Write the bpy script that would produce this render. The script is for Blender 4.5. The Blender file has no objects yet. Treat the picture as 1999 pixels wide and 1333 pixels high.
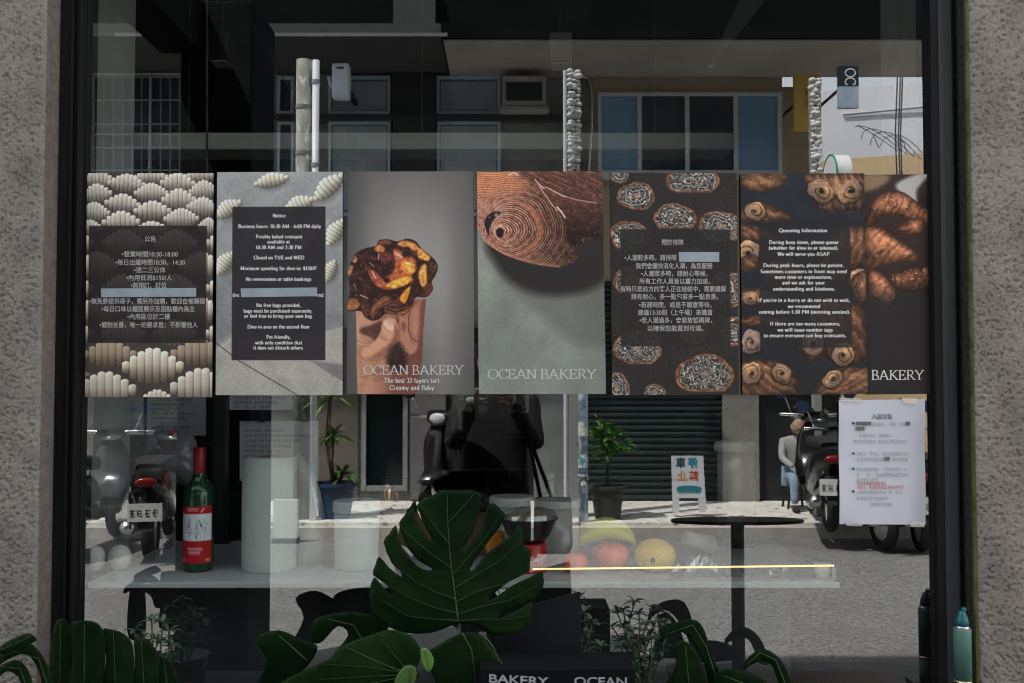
import bpy, bmesh, math, random
import numpy as np
from mathutils import Vector, Matrix
from mathutils.geometry import delaunay_2d_cdt

# ------------------------------------------------------------------ camera, sky, sun, exposure
SC = bpy.context.scene
COL = SC.collection
F = 1999 * 35 / 36            # focal length in photo pixels
CAM = Vector((0, -2.43, 1.5))
TILT = math.radians(2.0)
cd = bpy.data.cameras.new('camera')
cd.lens = 35; cd.sensor_width = 36; cd.clip_end = 500; cd.clip_start = 0.02
co = bpy.data.objects.new('camera', cd); COL.objects.link(co)
co.location = CAM; co.rotation_euler = (math.pi / 2 + TILT, 0, 0)
SC.camera = co

SUN_DIR = Vector((-0.40, 0.285, 0.87)).normalized()
w = bpy.data.worlds.new('World'); SC.world = w; w.use_nodes = True
nt = w.node_tree
sky = nt.nodes.new('ShaderNodeTexSky'); sky.sky_type = 'NISHITA'; sky.sun_disc = False
sky.sun_elevation = math.asin(SUN_DIR.z); sky.sun_rotation = math.atan2(SUN_DIR.x, SUN_DIR.y)
sky.air_density = 1.0; sky.dust_density = 1.5; sky.ozone_density = 1.0
bg = nt.nodes['Background']; hs = nt.nodes.new('ShaderNodeHueSaturation'); hs.inputs['Saturation'].default_value = 0.2
nt.links.new(sky.outputs[0], hs.inputs['Color']); nt.links.new(hs.outputs[0], bg.inputs[0]); bg.inputs[1].default_value = 0.15
sl = bpy.data.lights.new('sun', 'SUN'); sl.energy = 2.9; sl.angle = math.radians(0.53); sl.color = (1.0, 0.95, 0.88)
so = bpy.data.objects.new('sun', sl); COL.objects.link(so)
so.rotation_euler = SUN_DIR.to_track_quat('Z', 'Y').to_euler(); so.location = (-8, 0, 18)

SC.view_settings.view_transform = 'Standard'; SC.view_settings.look = 'None'
SC.view_settings.gamma = 1; SC.view_settings.use_curve_mapping = False
SC.view_settings.exposure = 2.05
SC.render.engine = 'CYCLES'
SC.cycles.use_denoising = True
SC.cycles.max_bounces = 10; SC.cycles.diffuse_bounces = 5; SC.cycles.glossy_bounces = 5
SC.cycles.transparent_max_bounces = 24; SC.cycles.caustics_reflective = False; SC.cycles.caustics_refractive = False
SC.cycles.sample_clamp_indirect = 4.0
SC.cycles.pixel_filter_type = 'BLACKMAN_HARRIS'; SC.cycles.filter_width = 1.15

# ------------------------------------------------------------------ pixel -> place
RNG = random.Random(7)
def P(px, py, y):
    """point on the plane at depth y that the photograph shows at pixel (px, py)"""
    dx = (px - 999.5) / F; dy = -(py - 666.5) / F
    d = Vector((dx, math.cos(TILT) - dy * math.sin(TILT), math.sin(TILT) + dy * math.cos(TILT)))
    t = (y - CAM.y) / d.y
    return CAM + d * t
def RP(px, py, d):
    """point d metres out in the street whose mirror image in the glass is at pixel (px, py)"""
    p = P(px, py, d)
    return Vector((p.x, -d, p.z))
def S(y):                      # metres per photo pixel at depth y
    return (y - CAM.y) / F
def RX(px, d): return (px - 999.5) * (d + 2.43) / F
def RZ(py, d): return RP(1000, py, d).z
def lin(c):
    a = np.asarray(c, float) / 255.0
    return np.where(a <= 0.04045, a / 12.92, ((a + 0.055) / 1.055) ** 2.4)

# ------------------------------------------------------------------ objects
def tag(o, label=None, cat=None, group=None, kind=None):
    if label: o['label'] = label
    if cat: o['category'] = cat
    if group: o['group'] = group
    if kind: o['kind'] = kind
    return o
def thing(name, loc, label, cat, group=None):
    o = bpy.data.objects.new(name, None); COL.objects.link(o)
    o.empty_display_size = 0.1
    o.location = loc
    return tag(o, label, cat, group)
def wloc(o):
    v = Vector((0, 0, 0))
    while o is not None:
        v += o.location; o = o.parent
    return v
def link_mesh(name, verts, faces, m, parent=None, smooth=False, bevel=0, origin=None, solid=0):
    verts = [Vector(v) for v in verts]
    if parent is not None: org = wloc(parent)
    elif origin is not None: org = Vector(origin)
    else:
        xs = [v.x for v in verts]; ys = [v.y for v in verts]; zs = [v.z for v in verts]
        org = Vector(((min(xs) + max(xs)) / 2, (min(ys) + max(ys)) / 2, min(zs)))
    me = bpy.data.meshes.new(name)
    me.from_pydata([tuple(v - org) for v in verts], [], faces)
    me.validate(); me.update()
    if smooth: me.polygons.foreach_set('use_smooth', [True] * len(me.polygons))
    me.materials.append(m)
    o = bpy.data.objects.new(name, me); COL.objects.link(o)
    if parent is not None: o.parent = parent
    else: o.location = org
    if bevel:
        b = o.modifiers.new('bevel', 'BEVEL'); b.width = bevel; b.segments = 2; b.limit_method = 'ANGLE'; b.angle_limit = 0.7
    if solid:
        b = o.modifiers.new('thickness', 'SOLIDIFY'); b.thickness = solid; b.offset = 0
    return o
class MB:
    """collects boxes, tubes and turned shapes that become ONE mesh object"""
    def __init__(s): s.v = []; s.f = []
    def add(s, vs, fs):
        n = len(s.v); s.v += [Vector(v) for v in vs]; s.f += [tuple(i + n for i in f) for f in fs]; return s
    def box(s, a, b, rz=0, c=None):
        x0, y0, z0 = a; x1, y1, z1 = b
        x0, x1 = min(x0, x1), max(x0, x1); y0, y1 = min(y0, y1), max(y0, y1); z0, z1 = min(z0, z1), max(z0, z1)
        vs = [Vector(p) for p in ((x0,y0,z0),(x1,y0,z0),(x1,y1,z0),(x0,y1,z0),(x0,y0,z1),(x1,y0,z1),(x1,y1,z1),(x0,y1,z1))]
        if rz:
            c = Vector(c) if c is not None else Vector(((x0+x1)/2, (y0+y1)/2, 0))
            R = Matrix.Rotation(rz, 3, 'Z'); vs = [R @ (v - c) + c for v in vs]
        return s.add(vs, [(0,3,2,1),(4,5,6,7),(0,1,5,4),(1,2,6,5),(2,3,7,6),(3,0,4,7)])
    def tube(s, pts, r, n=10, caps=True):
        pts = [Vector(p) for p in pts]; k = len(pts)
        rs = [r] * k if not hasattr(r, '__len__') else list(r)
        vs = []; up = None
        for i, p in enumerate(pts):
            t = (pts[min(i+1, k-1)] - pts[max(i-1, 0)]).normalized()
            if up is None:
                up = Vector((0,0,1)) if abs(t.z) < 0.9 else Vector((1,0,0))
            a = t.cross(up)
            if a.length < 1e-6: a = t.cross(Vector((0,1,0)))
            a.normalize(); b = t.cross(a).normalized(); up = -b if (-b).dot(up) > b.dot(up) else b
            for j in range(n):
                q = 2 * math.pi * j / n
                vs.append(p + (a * math.cos(q) + b * math.sin(q)) * rs[i])
        fs = [(i*n+j, i*n+(j+1)%n, (i+1)*n+(j+1)%n, (i+1)*n+j) for i in range(k-1) for j in range(n)]
        if caps: fs += [tuple(range(n-1, -1, -1)), tuple((k-1)*n + j for j in range(n))]
        return s.add(vs, fs)
    def lathe(s, c, prof, n=28, axis='z', sx=1, sy=1, caps=True):
        """prof = [(radius, height)...] turned about a vertical axis through c"""
        c = Vector(c); vs = []; k = len(prof)
        for r, h in prof:
            for j in range(n):
                q = 2 * math.pi * j / n; a, b = r * math.cos(q) * sx, r * math.sin(q) * sy
                vs.append(c + (Vector((a, b, h)) if axis == 'z' else Vector((a, -h, b)) if axis == 'y' else Vector((h, a, b))))
        fs = [(i*n+j, i*n+(j+1)%n, (i+1)*n+(j+1)%n, (i+1)*n+j) for i in range(k-1) for j in range(n)]
        if caps and prof[0][0] > 1e-4: fs.append(tuple(range(n-1, -1, -1)))
        if caps and prof[-1][0] > 1e-4: fs.append(tuple((k-1)*n + j for j in range(n)))
        return s.add(vs, fs)
    def ball(s, c, r, n=16, m=10, fn=None):
        r = Vector(r) if hasattr(r, '__len__') else Vector((r, r, r)); c = Vector(c); vs = []
        for i in range(m + 1):
            th = math.pi * i / m
            for j in range(n):
                q = 2 * math.pi * j / n
                v = Vector((math.sin(th)*math.cos(q), math.sin(th)*math.sin(q), -math.cos(th)))
                if fn: v = v * fn(v)
                vs.append(c + Vector((v.x*r.x, v.y*r.y, v.z*r.z)))
        return s.add(vs, [(i*n+j, i*n+(j+1)%n, (i+1)*n+(j+1)%n, (i+1)*n+j) for i in range(m) for j in range(n)])
    def quad(s, a, b, c, d): return s.add([a, b, c, d], [(0,1,2,3)])
    def prism(s, pts, n):
        """flat outline pts pushed along vector n"""
        k = len(pts); pts = [Vector(p) for p in pts]; n = Vector(n)
        return s.add(pts + [p + n for p in pts], [tuple(range(k)), tuple(range(2*k-1, k-1, -1))] + [(i, i+k, (i+1)%k+k, (i+1)%k) for i in range(k)])
    def build(s, name, m, parent=None, **kw): return link_mesh(name, s.v, s.f, m, parent, **kw)
def kids(o): return [c for c in bpy.data.objects if c.parent is o]
def copy_tree(o, parent=None):
    c = o.copy(); COL.objects.link(c); c.parent = parent
    for ch in kids(o): copy_tree(ch, c)
    return c

# ------------------------------------------------------------------ materials
def mat(name, c, c2=None, scale=8, rough=0.6, bump=0, bscale=60, metal=0, spec=0.4, emit=None, es=0, pits=None, stretch=None, detail=6, contrast=(0.35, 0.65)):
    m = bpy.data.materials.new(name); m.use_nodes = True
    t = m.node_tree; b = t.nodes['Principled BSDF']
    b.inputs['Base Color'].default_value = (*c, 1); b.inputs['Roughness'].default_value = rough
    b.inputs['Metallic'].default_value = metal; b.inputs['Specular IOR Level'].default_value = spec
    tc = t.nodes.new('ShaderNodeTexCoord'); src = tc.outputs['Object']
    if stretch:
        mp = t.nodes.new('ShaderNodeMapping'); mp.inputs['Scale'].default_value = stretch
        t.links.new(src, mp.inputs[0]); src = mp.outputs[0]
    if c2 is not None:
        n = t.nodes.new('ShaderNodeTexNoise'); n.inputs['Scale'].default_value = scale; n.inputs['Detail'].default_value = detail
        r = t.nodes.new('ShaderNodeValToRGB'); r.color_ramp.elements[0].color = (*c, 1); r.color_ramp.elements[1].color = (*c2, 1)
        r.color_ramp.elements[0].position, r.color_ramp.elements[1].position = contrast
        t.links.new(src, n.inputs['Vector']); t.links.new(n.outputs[0], r.inputs[0])
        out = r.outputs[0]
        if pits:
            ps, pc, pw = pits
            vn = t.nodes.new('ShaderNodeTexNoise'); vn.inputs['Scale'].default_value = ps; vn.inputs['Detail'].default_value = 3
            rr = t.nodes.new('ShaderNodeValToRGB'); rr.color_ramp.elements[0].position = pw[0]; rr.color_ramp.elements[1].position = pw[1]
            mx = t.nodes.new('ShaderNodeMix'); mx.data_type = 'RGBA'; mx.inputs['B'].default_value = (*pc, 1)
            t.links.new(src, vn.inputs['Vector']); t.links.new(vn.outputs[0], rr.inputs[0])
            t.links.new(rr.outputs[0], mx.inputs['Factor']); t.links.new(out, mx.inputs['A']); out = mx.outputs['Result']
        t.links.new(out, b.inputs['Base Color'])
    if bump:
        n = t.nodes.new('ShaderNodeTexNoise'); n.inputs['Scale'].default_value = bscale; n.inputs['Detail'].default_value = 4
        bp = t.nodes.new('ShaderNodeBump'); bp.inputs['Strength'].default_value = bump; bp.inputs['Distance'].default_value = 0.01
        t.links.new(src, n.inputs['Vector']); t.links.new(n.outputs[0], bp.inputs['Height']); t.links.new(bp.outputs[0], b.inputs['Normal'])
    if emit:
        b.inputs['Emission Color'].default_value = (*emit, 1); b.inputs['Emission Strength'].default_value = es
    return m
def clear(name, tint=(0.9, 0.93, 0.92), refl=0.1, rough=0.0, body=0.0, bodyc=(0.8, 0.8, 0.8), gtint=(1, 1, 1)):
    """see-through glass or plastic: lets light straight through, mirrors a share of it, optionally a milky share"""
    m = bpy.data.materials.new(name); m.use_nodes = True
    t = m.node_tree; t.nodes.remove(t.nodes['Principled BSDF']); out = t.nodes['Material Output']
    a = t.nodes.new('ShaderNodeBsdfTransparent'); a.inputs[0].default_value = (*tint, 1)
    cur = a.outputs[0]
    if body:
        d = t.nodes.new('ShaderNodeBsdfDiffuse'); d.inputs[0].default_value = (*bodyc, 1)
        mx = t.nodes.new('ShaderNodeMixShader'); mx.inputs[0].default_value = body
        t.links.new(cur, mx.inputs[1]); t.links.new(d.outputs[0], mx.inputs[2]); cur = mx.outputs[0]
    g = t.nodes.new('ShaderNodeBsdfGlossy'); g.inputs[0].default_value = (*gtint, 1); g.inputs['Roughness'].default_value = rough
    mx = t.nodes.new('ShaderNodeMixShader'); mx.inputs[0].default_value = refl
    t.links.new(cur, mx.inputs[1]); t.links.new(g.outputs[0], mx.inputs[2]); t.links.new(mx.outputs[0], out.inputs[0])
    return m
def colmat(name, rough=0.5, spec=0.25, attr='Col'):
    m = bpy.data.materials.new(name); m.use_nodes = True
    t = m.node_tree; b = t.nodes['Principled BSDF']; b.inputs['Roughness'].default_value = rough; b.inputs['Specular IOR Level'].default_value = spec
    a = t.nodes.new('ShaderNodeAttribute'); a.attribute_name = attr; t.links.new(a.outputs[0], b.inputs['Base Color'])
    return m
def A(c, k=1.5): return tuple(float(x) for x in np.minimum(lin(c) * k, 0.85))   # surface colour whose shaded look in the photo is c

M = dict(
 black=mat('black_metal', (0.012, 0.012, 0.013), (0.02, 0.02, 0.021), rough=0.4),
 frame=mat('black_frame', (0.008, 0.008, 0.009), (0.014, 0.014, 0.015), scale=20, rough=0.5, spec=0.12, stretch=(1, 1, 0.1)),
 framegrey=mat('grey_frame', (0.028, 0.03, 0.033), (0.04, 0.043, 0.045), scale=14, rough=0.5, spec=0.2, stretch=(1, 1, 0.1)),
 white=mat('white_plastic', (0.62, 0.62, 0.60), (0.7, 0.7, 0.68), rough=0.35),
 letter=mat('white_print', (0.72, 0.72, 0.70), rough=0.6),
 cream_letter=mat('grey_print', (0.55, 0.57, 0.56), rough=0.6),
 dim_letter=mat('dim_print', (0.42, 0.42, 0.42), rough=0.6),
 tape=mat('grey_tape', A((118, 128, 136)), A((128, 138, 146)), scale=30, rough=0.35),
 steel=mat('steel', (0.6, 0.6, 0.6), rough=0.25, metal=1),
 rubber=mat('rubber', (0.02, 0.02, 0.02), rough=0.8),
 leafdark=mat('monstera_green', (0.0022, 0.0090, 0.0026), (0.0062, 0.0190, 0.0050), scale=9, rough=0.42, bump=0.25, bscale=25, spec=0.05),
 leafyoung=mat('young_leaf_green', (0.06, 0.15, 0.02), (0.09, 0.2, 0.03), scale=20, rough=0.45),
 vein=mat('leaf_vein', (0.012, 0.036, 0.007), (0.022, 0.055, 0.010), scale=20, rough=0.5),
 stem=mat('plant_stem', (0.03, 0.06, 0.02), (0.05, 0.08, 0.03), scale=20, rough=0.6),
)

# ------------------------------------------------------------------ lettering
# a small book face drawn with a broad pen: l line, a arc (centre, radii, start and end angle), s serif, d dot
GLY = {
'A': (.9, "l .08 0 .42 1;l .42 1 .8 0;l .2 .34 .64 .34;s .08 0;s .8 0"), 'B': (.75, "l .17 0 .17 1;a .36 .75 .22 .25 90 -90;l .06 1 .36 1;l .17 .5 .4 .5;a .4 .25 .27 .25 90 -90;l .06 0 .4 0"),
'C': (.8, "a .46 .5 .4 .5 45 315;l .74 .72 .74 .98;l .76 .24 .74 .1"), 'D': (.88, "l .17 0 .17 1;a .36 .5 .44 .5 90 -90;l .06 1 .36 1;l .06 0 .36 0"),
'E': (.74, "l .17 0 .17 1;l .05 .98 .64 .98;l .17 .5 .5 .5;l .05 .02 .66 .02;l .63 .98 .63 .78;l .66 .02 .66 .24;l .5 .6 .5 .4"), 'F': (.68, "l .17 0 .17 1;l .05 .98 .62 .98;l .17 .5 .48 .5;l .61 .98 .61 .78;s .17 0;l .48 .6 .48 .4"),
'I': (.38, "l .18 0 .18 1;s .18 0;s .18 1"), 'K': (.85, "l .17 0 .17 1;l .17 .38 .68 1;l .32 .56 .76 0;s .17 0;s .17 1;s .68 1;s .77 0"),
'M': (1.0, "l .14 0 .14 1;l .14 1 .48 .1;l .48 .1 .84 1;l .84 1 .84 0;s .14 0;s .84 0;s .1 1;s .86 1"), 'N': (.88, "l .14 0 .14 1;l .14 1 .74 0;l .74 0 .74 1;s .14 0;s .74 1;s .08 1"),
'O': (.94, "a .47 .5 .41 .49 0 360"), 'P': (.7, "l .17 0 .17 1;a .34 .74 .26 .26 90 -90;l .06 1 .34 1;l .17 .48 .34 .48;s .17 0"), 'Q': (.94, "a .47 .5 .41 .49 0 360;l .48 .1 .85 -.2"),
'R': (.82, "l .17 0 .17 1;a .36 .74 .25 .26 90 -90;l .06 1 .36 1;l .17 .48 .36 .48;l .38 .48 .74 0;s .17 0;s .76 0"), 'S': (.64, "a .32 .74 .22 .25 35 270;a .32 .25 .24 .25 90 -145"),
'T': (.74, "l .36 0 .36 1;l .05 .98 .68 .98;l .05 .98 .05 .78;l .68 .98 .68 .78;s .36 0"), 'U': (.84, "l .17 1 .17 .35;a .42 .33 .25 .33 180 360;l .67 .35 .67 1;s .17 1;s .67 1"),
'W': (1.1, "l .05 1 .3 0;l .3 0 .55 .95;l .55 .95 .8 0;l .8 0 1.02 1;s .05 1;s .55 1;s 1.02 1"), 'Y': (.82, "l .08 1 .4 .45;l .4 .45 .74 1;l .4 .45 .4 0;s .08 1;s .74 1;s .4 0"),
'a': (.52, "a .24 .17 .17 .17 0 360;l .4 .02 .4 .45;a .24 .46 .16 .19 0 150"), 'b': (.58, "l .13 0 .13 1;a .31 .32 .2 .32 0 360;s .1 1"), 'c': (.5, "a .28 .32 .21 .32 50 310"), 'd': (.58, "l .44 0 .44 1;a .26 .32 .2 .32 0 360;s .4 1;s .48 0"),
'e': (.5, "a .27 .32 .2 .32 0 315;l .08 .36 .46 .36"), 'f': (.36, "l .17 0 .17 .78;a .31 .78 .14 .2 180 40;l .04 .62 .34 .62;s .17 0"), 'g': (.54, "a .26 .42 .18 .22 0 360;a .26 -.1 .22 .15 0 360;l .26 .2 .14 .06"),
'h': (.6, "l .13 0 .13 1;a .3 .4 .16 .25 180 0;l .46 .4 .46 0;s .13 0;s .46 0;s .1 1"), 'i': (.3, "l .14 0 .14 .64;s .14 0;d .14 .86"), 'j': (.3, "l .16 -.1 .16 .64;a .06 -.1 .1 .15 0 -120;d .16 .86"),
'k': (.6, "l .13 0 .13 1;l .13 .25 .46 .64;l .24 .38 .52 0;s .13 0;s .52 0"), 'l': (.3, "l .14 0 .14 1;s .14 0;s .1 1"), 'm': (.88, "l .13 0 .13 .64;a .28 .4 .15 .25 180 0;l .43 .4 .43 0;a .58 .4 .15 .25 180 0;l .73 .4 .73 0;s .13 0;s .43 0;s .73 0"),
'n': (.6, "l .13 0 .13 .64;a .3 .4 .16 .25 180 0;l .46 .4 .46 0;s .13 0;s .46 0;s .1 .64"), 'o': (.54, "a .27 .32 .2 .32 0 360"), 'p': (.58, "l .13 -.28 .13 .64;a .31 .32 .2 .32 0 360;s .13 -.28"), 'q': (.58, "l .44 -.28 .44 .64;a .26 .32 .2 .32 0 360;s .44 -.28"),
'r': (.45, "l .13 0 .13 .64;a .29 .44 .14 .2 170 40;s .13 0;s .1 .64"), 's': (.42, "a .21 .47 .14 .17 35 270;a .21 .16 .15 .16 90 -145"), 't': (.36, "l .16 .12 .16 .82;a .27 .12 .11 .12 180 320;l .04 .62 .32 .62"),
'u': (.6, "l .13 .64 .13 .24;a .29 .23 .16 .23 180 350;l .46 .64 .46 0;s .1 .64;s .43 .64"), 'v': (.54, "l .05 .64 .26 0;l .26 0 .48 .64;s .06 .64;s .47 .64"), 'w': (.78, "l .05 .64 .22 0;l .22 0 .38 .6;l .38 .6 .55 0;l .55 0 .72 .64;s .05 .64;s .72 .64"),
'x': (.54, "l .06 .64 .48 0;l .06 0 .48 .64"), 'y': (.54, "l .05 .64 .28 .02;l .49 .64 .2 -.26;s .06 .64;s .48 .64"), 'z': (.5, "l .06 .62 .44 .62;l .44 .62 .06 .02;l .06 .02 .44 .02"),
'0': (.56, "a .28 .49 .2 .48 0 360"), '1': (.5, "l .27 0 .27 1;l .27 .98 .12 .84;s .27 0"), '2': (.54, "a .27 .72 .19 .26 165 -35;l .42 .56 .08 .04;l .08 .05 .48 .05"), '3': (.54, "a .26 .74 .19 .24 150 -90;a .25 .26 .22 .26 90 -145"), '4': (.56, "l .38 0 .38 1;l .38 1 .04 .3;l .04 .3 .54 .3"),
'5': (.54, "l .46 .96 .15 .96;l .15 .96 .12 .56;a .26 .31 .22 .31 125 -145"), '6': (.54, "a .27 .3 .2 .3 0 360;a .45 .35 .38 .63 100 185"), '.': (.28, "d .12 .06"), ',': (.28, "d .12 .06;l .15 .06 .08 -.16"), ':': (.3, "d .14 .08;d .14 .5"), '(': (.38, "a .45 .4 .33 .62 115 245"), ')': (.38, "a -.08 .4 .33 .62 65 -65"),
'-': (.36, "l .05 .34 .3 .34"), '/': (.4, "l .04 0 .34 1"), '$': (.56, "a .28 .72 .19 .22 35 270;a .28 .27 .2 .23 90 -145;l .28 -.08 .28 1.08"), "'": (.24, "l .11 1 .11 .74"), '–': (.5, "l .05 .34 .44 .34"), ' ': (.3, ""),
}
def serif_text(txt, thick=.19, thin=.075, feet=True):
    """the line as ribbons in letter heights; every stroke a hair above the one before it"""
    V, Fc = [], []; x = 0; lay = 0
    nx, ny = math.cos(.3), math.sin(.3)
    def rib(pts):
        nonlocal lay
        n0 = len(V); k = len(pts); lay = (lay + 1) % 9
        for i, (a, b) in enumerate(pts):
            p, q = pts[max(i-1, 0)], pts[min(i+1, k-1)]
            tx, ty = q[0]-p[0], q[1]-p[1]; L = math.hypot(tx, ty) or 1; tx /= L; ty /= L
            wd = (thin + (thick - thin) * abs(tx * ny - ty * nx) ** 1.5) / 2
            V.append((x + a - ty * wd, b + tx * wd, lay)); V.append((x + a + ty * wd, b - tx * wd, lay))
        for i in range(k - 1): Fc.append((n0+2*i, n0+2*i+1, n0+2*i+3, n0+2*i+2))
    for ch in txt:
        adv, spec = GLY[ch]
        for st in filter(None, spec.split(';')):
            c = st.split(); v = [float(q) for q in c[1:]]
            if c[0] == 'l': rib([(v[0], v[1]), (v[2], v[3])])
            elif c[0] == 'a':
                n = max(6, int(abs(v[5] - v[4]) / 22))
                rib([(v[0] + v[2] * math.cos(math.radians(v[4] + (v[5]-v[4]) * i / n)), v[1] + v[3] * math.sin(math.radians(v[4] + (v[5]-v[4]) * i / n))) for i in range(n + 1)])
            elif c[0] == 's' and feet: rib([(v[0] - .13, v[1] + (.03 if v[1] < .3 else -.03)), (v[0] + .13, v[1] + (.03 if v[1] < .3 else -.03))])
            elif c[0] == 'd': rib([(v[0], v[1] - .08), (v[0], v[1] + .08)])
        x += adv + (0 if feet else .07)
    return V, Fc, x
def font_text(txt, weight=0):
    c = bpy.data.curves.new('lettering', 'FONT'); c.body = txt; c.resolution_u = 3; c.offset = weight
    o = bpy.data.objects.new('lettering', c); COL.objects.link(o)
    bpy.context.view_layer.update()
    me = bpy.data.meshes.new_from_object(o.evaluated_get(bpy.context.evaluated_depsgraph_get()))
    V = [(v.co.x, v.co.y, 0) for v in me.vertices]; Fc = [tuple(p.vertices) for p in me.polygons]
    bpy.data.objects.remove(o); bpy.data.curves.remove(c); bpy.data.meshes.remove(me)
    return V, Fc, max([v[0] for v in V] or [0])
class Letters:
    """lines of lettering laid out in photograph pixels on one surface; place(px, py, lift) gives the point"""
    def __init__(s, place): s.mb = MB(); s.place = place
    def line(s, txt, cx, base, h, width=None, font='serif', align='c', slope=0, mirror=False, weight=0, **kw):
        V, Fc, L = serif_text(txt, **kw) if font == 'serif' else font_text(txt, weight)
        sx = (width / L) if width else h
        x0 = cx - (L * sx / 2 if align == 'c' else 0)
        out = []
        for a, b, l in V:
            px = x0 + a * sx
            if mirror: px = 2 * cx - px
            out.append(s.place(px, base - b * h + slope * (px - cx), l * 1.2e-5))
        s.mb.add(out, Fc); return s
    def scribble(s, x0, x1, y, h, seed):
        """a line too small to read: just the strokes one sees"""
        r = random.Random(seed); x = x0
        while x < x1 - h * .5:
            if r.random() < .9:
                for k in range(3):
                    yy = y + h * (k * .4 + r.random() * .12 - .4); a = x + h * r.random() * .2; b = x + h * (.55 + r.random() * .3)
                    s.mb.quad(s.place(a, yy, 0), s.place(b, yy, 0), s.place(b, yy + h * .15, 0), s.place(a, yy + h * .15, 0))
                a = x + h * (.2 + r.random() * .5)
                s.mb.quad(s.place(a, y - h*.45, 2e-5), s.place(a + h*.16, y - h*.45, 2e-5), s.place(a + h*.16, y + h*.5, 2e-5), s.place(a, y + h*.5, 2e-5))
            x += h * 1.02
    def build(s, m, parent, name='lettering'): return s.mb.build(name, m, parent)

# ------------------------------------------------------------------ printed pictures: colours per vertex on a fine sheet
class Pic:
    def __init__(s, W, H, c):
        s.W, s.H = W, H
        s.X, s.Y = np.meshgrid(np.arange(W + 1, dtype=float), np.arange(H + 1, dtype=float))
        s.im = np.ones((H + 1, W + 1, 3)) * np.array(c, float)
    def blend(s, m, c):
        c = np.asarray(c, float); m = np.clip(m, 0, 1)[..., None]
        s.im = s.im * (1 - m) + c * m
    def noise(s, sc, seed, octv=3, ax=1, ay=1, X=None, Y=None):
        r = np.random.RandomState(seed); X = s.X if X is None else X; Y = s.Y if Y is None else Y
        out = 0; amp = 1; tot = 0
        for o in range(octv):
            g = r.rand(64, 64); u = X / (sc * ax) * 2 ** o + 7.3 * o; v = Y / (sc * ay) * 2 ** o + 3.1 * o
            i, j = np.floor(u).astype(int), np.floor(v).astype(int); a, b = u - i, v - j
            a, b = a * a * (3 - 2 * a), b * b * (3 - 2 * b)
            q = lambda ii, jj: g[jj % 64, ii % 64]
            out = out + amp * ((q(i, j) * (1 - a) + q(i+1, j) * a) * (1 - b) + (q(i, j+1) * (1 - a) + q(i+1, j+1) * a) * b)
            tot += amp; amp *= .5
        return out / tot
    def sdf(s, pts, smooth=True):
        p = np.array(pts, float)
        if smooth: p = crom(p)
        x, y = s.X, s.Y; d = np.full(x.shape, 1e9); ins = np.zeros(x.shape, bool)
        for (ax, ay), (bx, by) in zip(p, np.roll(p, -1, 0)):
            ex, ey = bx - ax, by - ay; L = ex * ex + ey * ey + 1e-9
            t = np.clip(((x - ax) * ex + (y - ay) * ey) / L, 0, 1)
            d = np.minimum(d, (x - ax - ex * t) ** 2 + (y - ay - ey * t) ** 2)
            if ay != by:
                ins ^= ((ay > y) != (by > y)) & (x < (bx - ax) * (y - ay) / (by - ay) + ax)
        d = np.sqrt(d); return np.where(ins, d, -d)
    def poly(s, pts, c, soft=1.2, smooth=True, op=1):
        d = s.sdf(pts, smooth); s.blend(op * np.clip(d / soft + .5, 0, 1), c); return d
    def line(s, pts, wd, c, soft=1, op=1):
        for (ax, ay), (bx, by) in zip(pts[:-1], pts[1:]):
            ex, ey = bx - ax, by - ay; L = ex * ex + ey * ey + 1e-9
            t = np.clip(((s.X - ax) * ex + (s.Y - ay) * ey) / L, 0, 1)
            d = np.sqrt((s.X - ax - ex * t) ** 2 + (s.Y - ay - ey * t) ** 2)
            s.blend(op * np.clip((wd / 2 - d) / soft + .5, 0, 1), c)
    def loc(s, cx, cy, ang=0):
        a = math.radians(ang); x, y = s.X - cx, s.Y - cy
        return x * math.cos(a) + y * math.sin(a), -x * math.sin(a) + y * math.cos(a)
    def rect(s, x0, y0, x1, y1, c, op=1):
        m = np.clip(np.minimum(np.minimum(s.X - x0, x1 - s.X), np.minimum(s.Y - y0, y1 - s.Y)) + .5, 0, 1)
        s.blend(m * op, c)
def crom(p, n=6):
    p = np.asarray(p, float); out = []; k = len(p)
    for i in range(k):
        a, b, c, d = p[(i-1) % k], p[i], p[(i+1) % k], p[(i+2) % k]
        for j in range(n):
            t = j / n
            out.append(.5 * (2*b + (c - a) * t + (2*a - 5*b + 4*c - d) * t*t + (3*b - a - 3*c + d) * t**3))
    return np.array(out)
POSTER_M = colmat('poster_print', 0.55, 0.2)
GAIN = 1.5
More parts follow.
